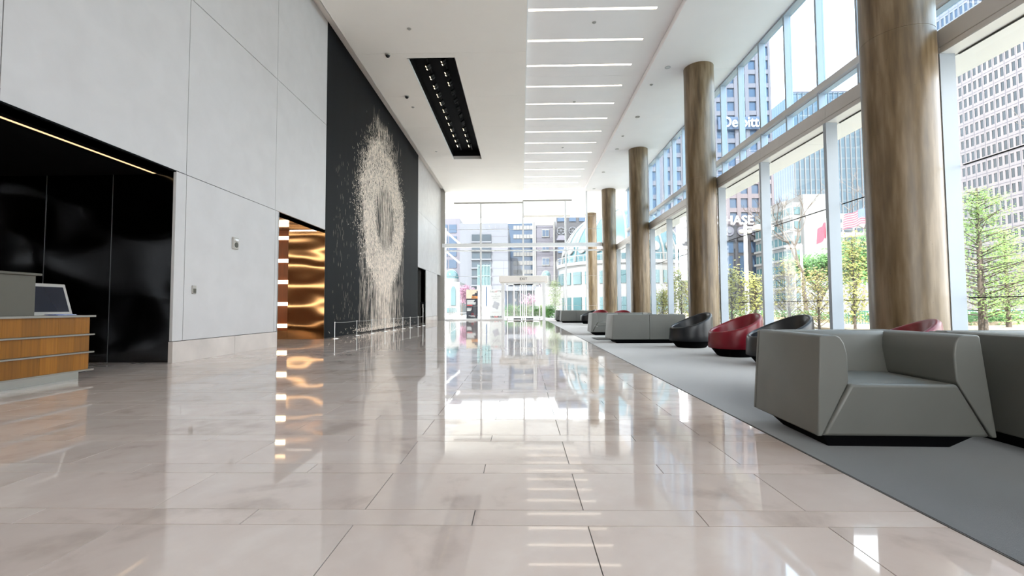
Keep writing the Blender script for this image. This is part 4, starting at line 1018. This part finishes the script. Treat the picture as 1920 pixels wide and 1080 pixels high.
# planter wall, bench, ramp railing outside the end wall
t = thing('planter_wall', 'low pale teal planter wall behind the shrubs beyond the doors', 'wall'); part('wall', B(-2.6, 3.2, 52.2, 52.5, -.14, .75), 'fac_white', t); part('coping', B(-2.7, 3.3, 52.1, 52.6, .75, .82), 'teal_frame', t)
t = thing('bench', 'white outdoor bench table beside the black banner', 'bench', (ex(868, 44), 44, -.03))
part('top', B(-.7, .7, -.3, .3, .42, .48), 'white', t)
for x in (-.6, .6): part('leg', B(x-.04, x+.04, -.25, .25, 0, .42), 'white', t)
t = thing('ramp_railing', 'slim steel railing of many posts outside the corner of the end wall', 'railing'); pa = Vector((ex(843, 35.5), 35.5, -.03)); pb = Vector((ex(862, 44), 44, -.03))
part('handrail', G().tube(pa+Vector((0, 0, 1.05)), pb+Vector((0, 0, .95)), .03, n=8), 'stainless', t)
for k in range(9):
    p_ = pa.lerp(pb, k/8); part('post', B(p_.x-.02, p_.x+.02, p_.y-.02, p_.y+.02, -.03, 1.0), 'stainless', t)
# diagonal braces beyond the wall corner
t = thing('stair_brace', 'white diagonal stair beams crossing behind the corner of the glass wall', 'beam')
for (p1, p2) in (((836, 434), (862, 457)), ((836, 471), (862, 493))):
    a_, b_ = PY(*p1, 46), PY(*p2, 46); part('beam', G().tube(a_, b_, .10, n=4), 'white', t)
part('post', B(PY(835, 434, 46).x-.1, PY(835, 434, 46).x+.1, 45.9, 46.1, -.1, PY(835, 428, 46).z), 'white', t)
# canopy edge outside
struct('trim_2', G().box(-10, 7.95, 42.4, 42.6, 9.38, 9.9), 'bulkhead')
# banners
def banner(label, px, Y, w, h):
    t = thing('banner', label, 'banner', (ex(px, Y), Y, -.03)); return t
Yb = 37.2
t = banner('black and orange roll-up banner standing outside the end glass wall', 885, Yb, 1, 2.4); hw = (ex(896, Yb)-ex(874.5, Yb))/2; H = ez(543, Yb)+.03
M['ban_black'] = mat('banner_black', (.02, .02, .03), .6, var=.05); M['ban_white'] = mat('banner_white', (.62, .61, .6), .6, var=.02); M['ban_orange'] = mat('banner_orange', (.50, .20, .06), .6, var=.5, scale=6); M['ban_cream'] = mat('banner_cream', (.60, .48, .36), .6, var=.1, scale=4)
M['ban_red'] = mat('banner_red', (.55, .03, .04), .6, var=.02); M['ban_greyb'] = mat('banner_grey', (.33, .32, .36), .6, var=.1, scale=5); M['ban_ink'] = mat('banner_ink', (.15, .15, .16), .6, var=0)
part('foot', B(-hw, hw, -.12, .12, 0, .07), 'stainless', t); part('sheet', B(-hw, hw, -.01, .01, .07, H), 'ban_black', t); part('rail', B(-hw, hw, -.02, .02, H, H+.03), 'stainless', t)
zp = H*.70
part('picture', G().box(-hw, hw, -.015, -.01, zp, H), 'ban_cream', t); part('skyline', G().prism([(-.05, zp), (hw, zp), (hw, zp+.62), (.38, zp+.62), (.38, zp+.45), (.25, zp+.5), (.2, zp+.35), (.05, zp+.35), (0, zp+.2)], 'y', -.018, -.015), 'ban_black', t)
part('stage', B(-.02, hw, -.02, -.018, zp, zp+.22), 'ban_orange', t)
for k, (w_, c_) in enumerate(((.62, 'ban_white'), (.56, 'ban_white'), (.72, 'ban_white'), (.70, 'ban_white'), (.44, 'ban_red'))): part('text_bar', B(-hw+.06, -hw+.06+w_, -.014, -.01, zp-.18-k*.10, zp-.11-k*.10), c_, t)
for k, w_ in enumerate((.40, .36, .38, .30)): part('text_bar', B(-hw+.06, -hw+.06+w_, -.014, -.01, zp-.80-k*.07, zp-.755-k*.07), 'ban_white', t)
g = G()
for k in range(14):
    a = 2*math.pi*k/14; a2 = 2*math.pi*(k+1)/14; g.tube((.05+.075*math.cos(a), -.014, .42+.085*math.sin(a)), (.05+.075*math.cos(a2), -.014, .42+.085*math.sin(a2)), .016, n=4, caps=False)
part('logo_ring', g, 'ban_red', t); part('text_bar', B(-.28, .20, -.014, -.01, .27, .31), 'ban_white', t); part('text_bar', B(.22, .30, -.014, -.01, .27, .31), 'ban_red', t); part('text_bar', B(-.12, .25, -.014, -.01, .2, .225), 'ban_white', t)
Yb = 36.6
t = banner('white banner with red and black ornaments and a grey rounded shape beside the doors', 930, Yb, 1, 2.4); hw = (ex(941, Yb)-ex(919, Yb))/2; H = ez(543, Yb)+.03
part('foot', B(-hw, hw, -.12, .12, 0, .07), 'stainless', t); part('sheet', B(-hw, hw, -.01, .01, .07, H), 'ban_white', t); part('rail', B(-hw, hw, -.02, .02, H, H+.03), 'stainless', t)
g = G(); zz = H*.46
g.prism([((.26+.045*math.cos(4*(a-.4)))*1.0*math.cos(a), zz+.03+(.30+.05*math.cos(4*(a-.4)))*math.sin(a)) for a in [2*math.pi*k/40 for k in range(40)]], 'y', -.015, -.01); part('grey_shape', g, 'ban_greyb', t)
text('lettering', 'THE', .09, 'ban_ink', (0, -.012, H-.42), HR, t, .002); text('lettering', 'DALLAS ARTS', .14, 'ban_ink', (0, -.012, H-.55), HR, t, .002, sx=.85); text('lettering', 'DISTRICT', .14, 'ban_ink', (0, -.012, H-.70), HR, t, .002, sx=.85)
part('rule_line', B(-.3, .3, -.013, -.01, H-.84, H-.83), 'ban_ink', t); part('rule_line', B(-.3, .2, -.013, -.01, .56, .565), 'ban_red', t)
rnd = random.Random(3)
for zc_, ms_ in ((H-.14, ('ban_black', 'ban_red', 'ban_black')), (.22, ('ban_black', 'ban_red', 'ban_black'))):
    for k in range(9):
        x = -hw+.06+k*(2*hw-.12)/8; m_ = 'ban_red' if 3 <= k <= 5 else 'ban_black'; g = G(); a0 = rnd.uniform(0, 6); w_ = .05
        for q_ in range(5):
            a = a0+q_*.7; a2 = a+.7; g.tube((x+w_*math.cos(a), -.012, zc_+.06*math.sin(a)), (x+w_*math.cos(a2), -.012, zc_+.06*math.sin(a2)), .014, n=4, caps=False)
        if zc_ < 1: g.box(x-.035, x+.035, -.014, -.01, zc_-.08, zc_+.02)
        part('ornament', g, m_, t)
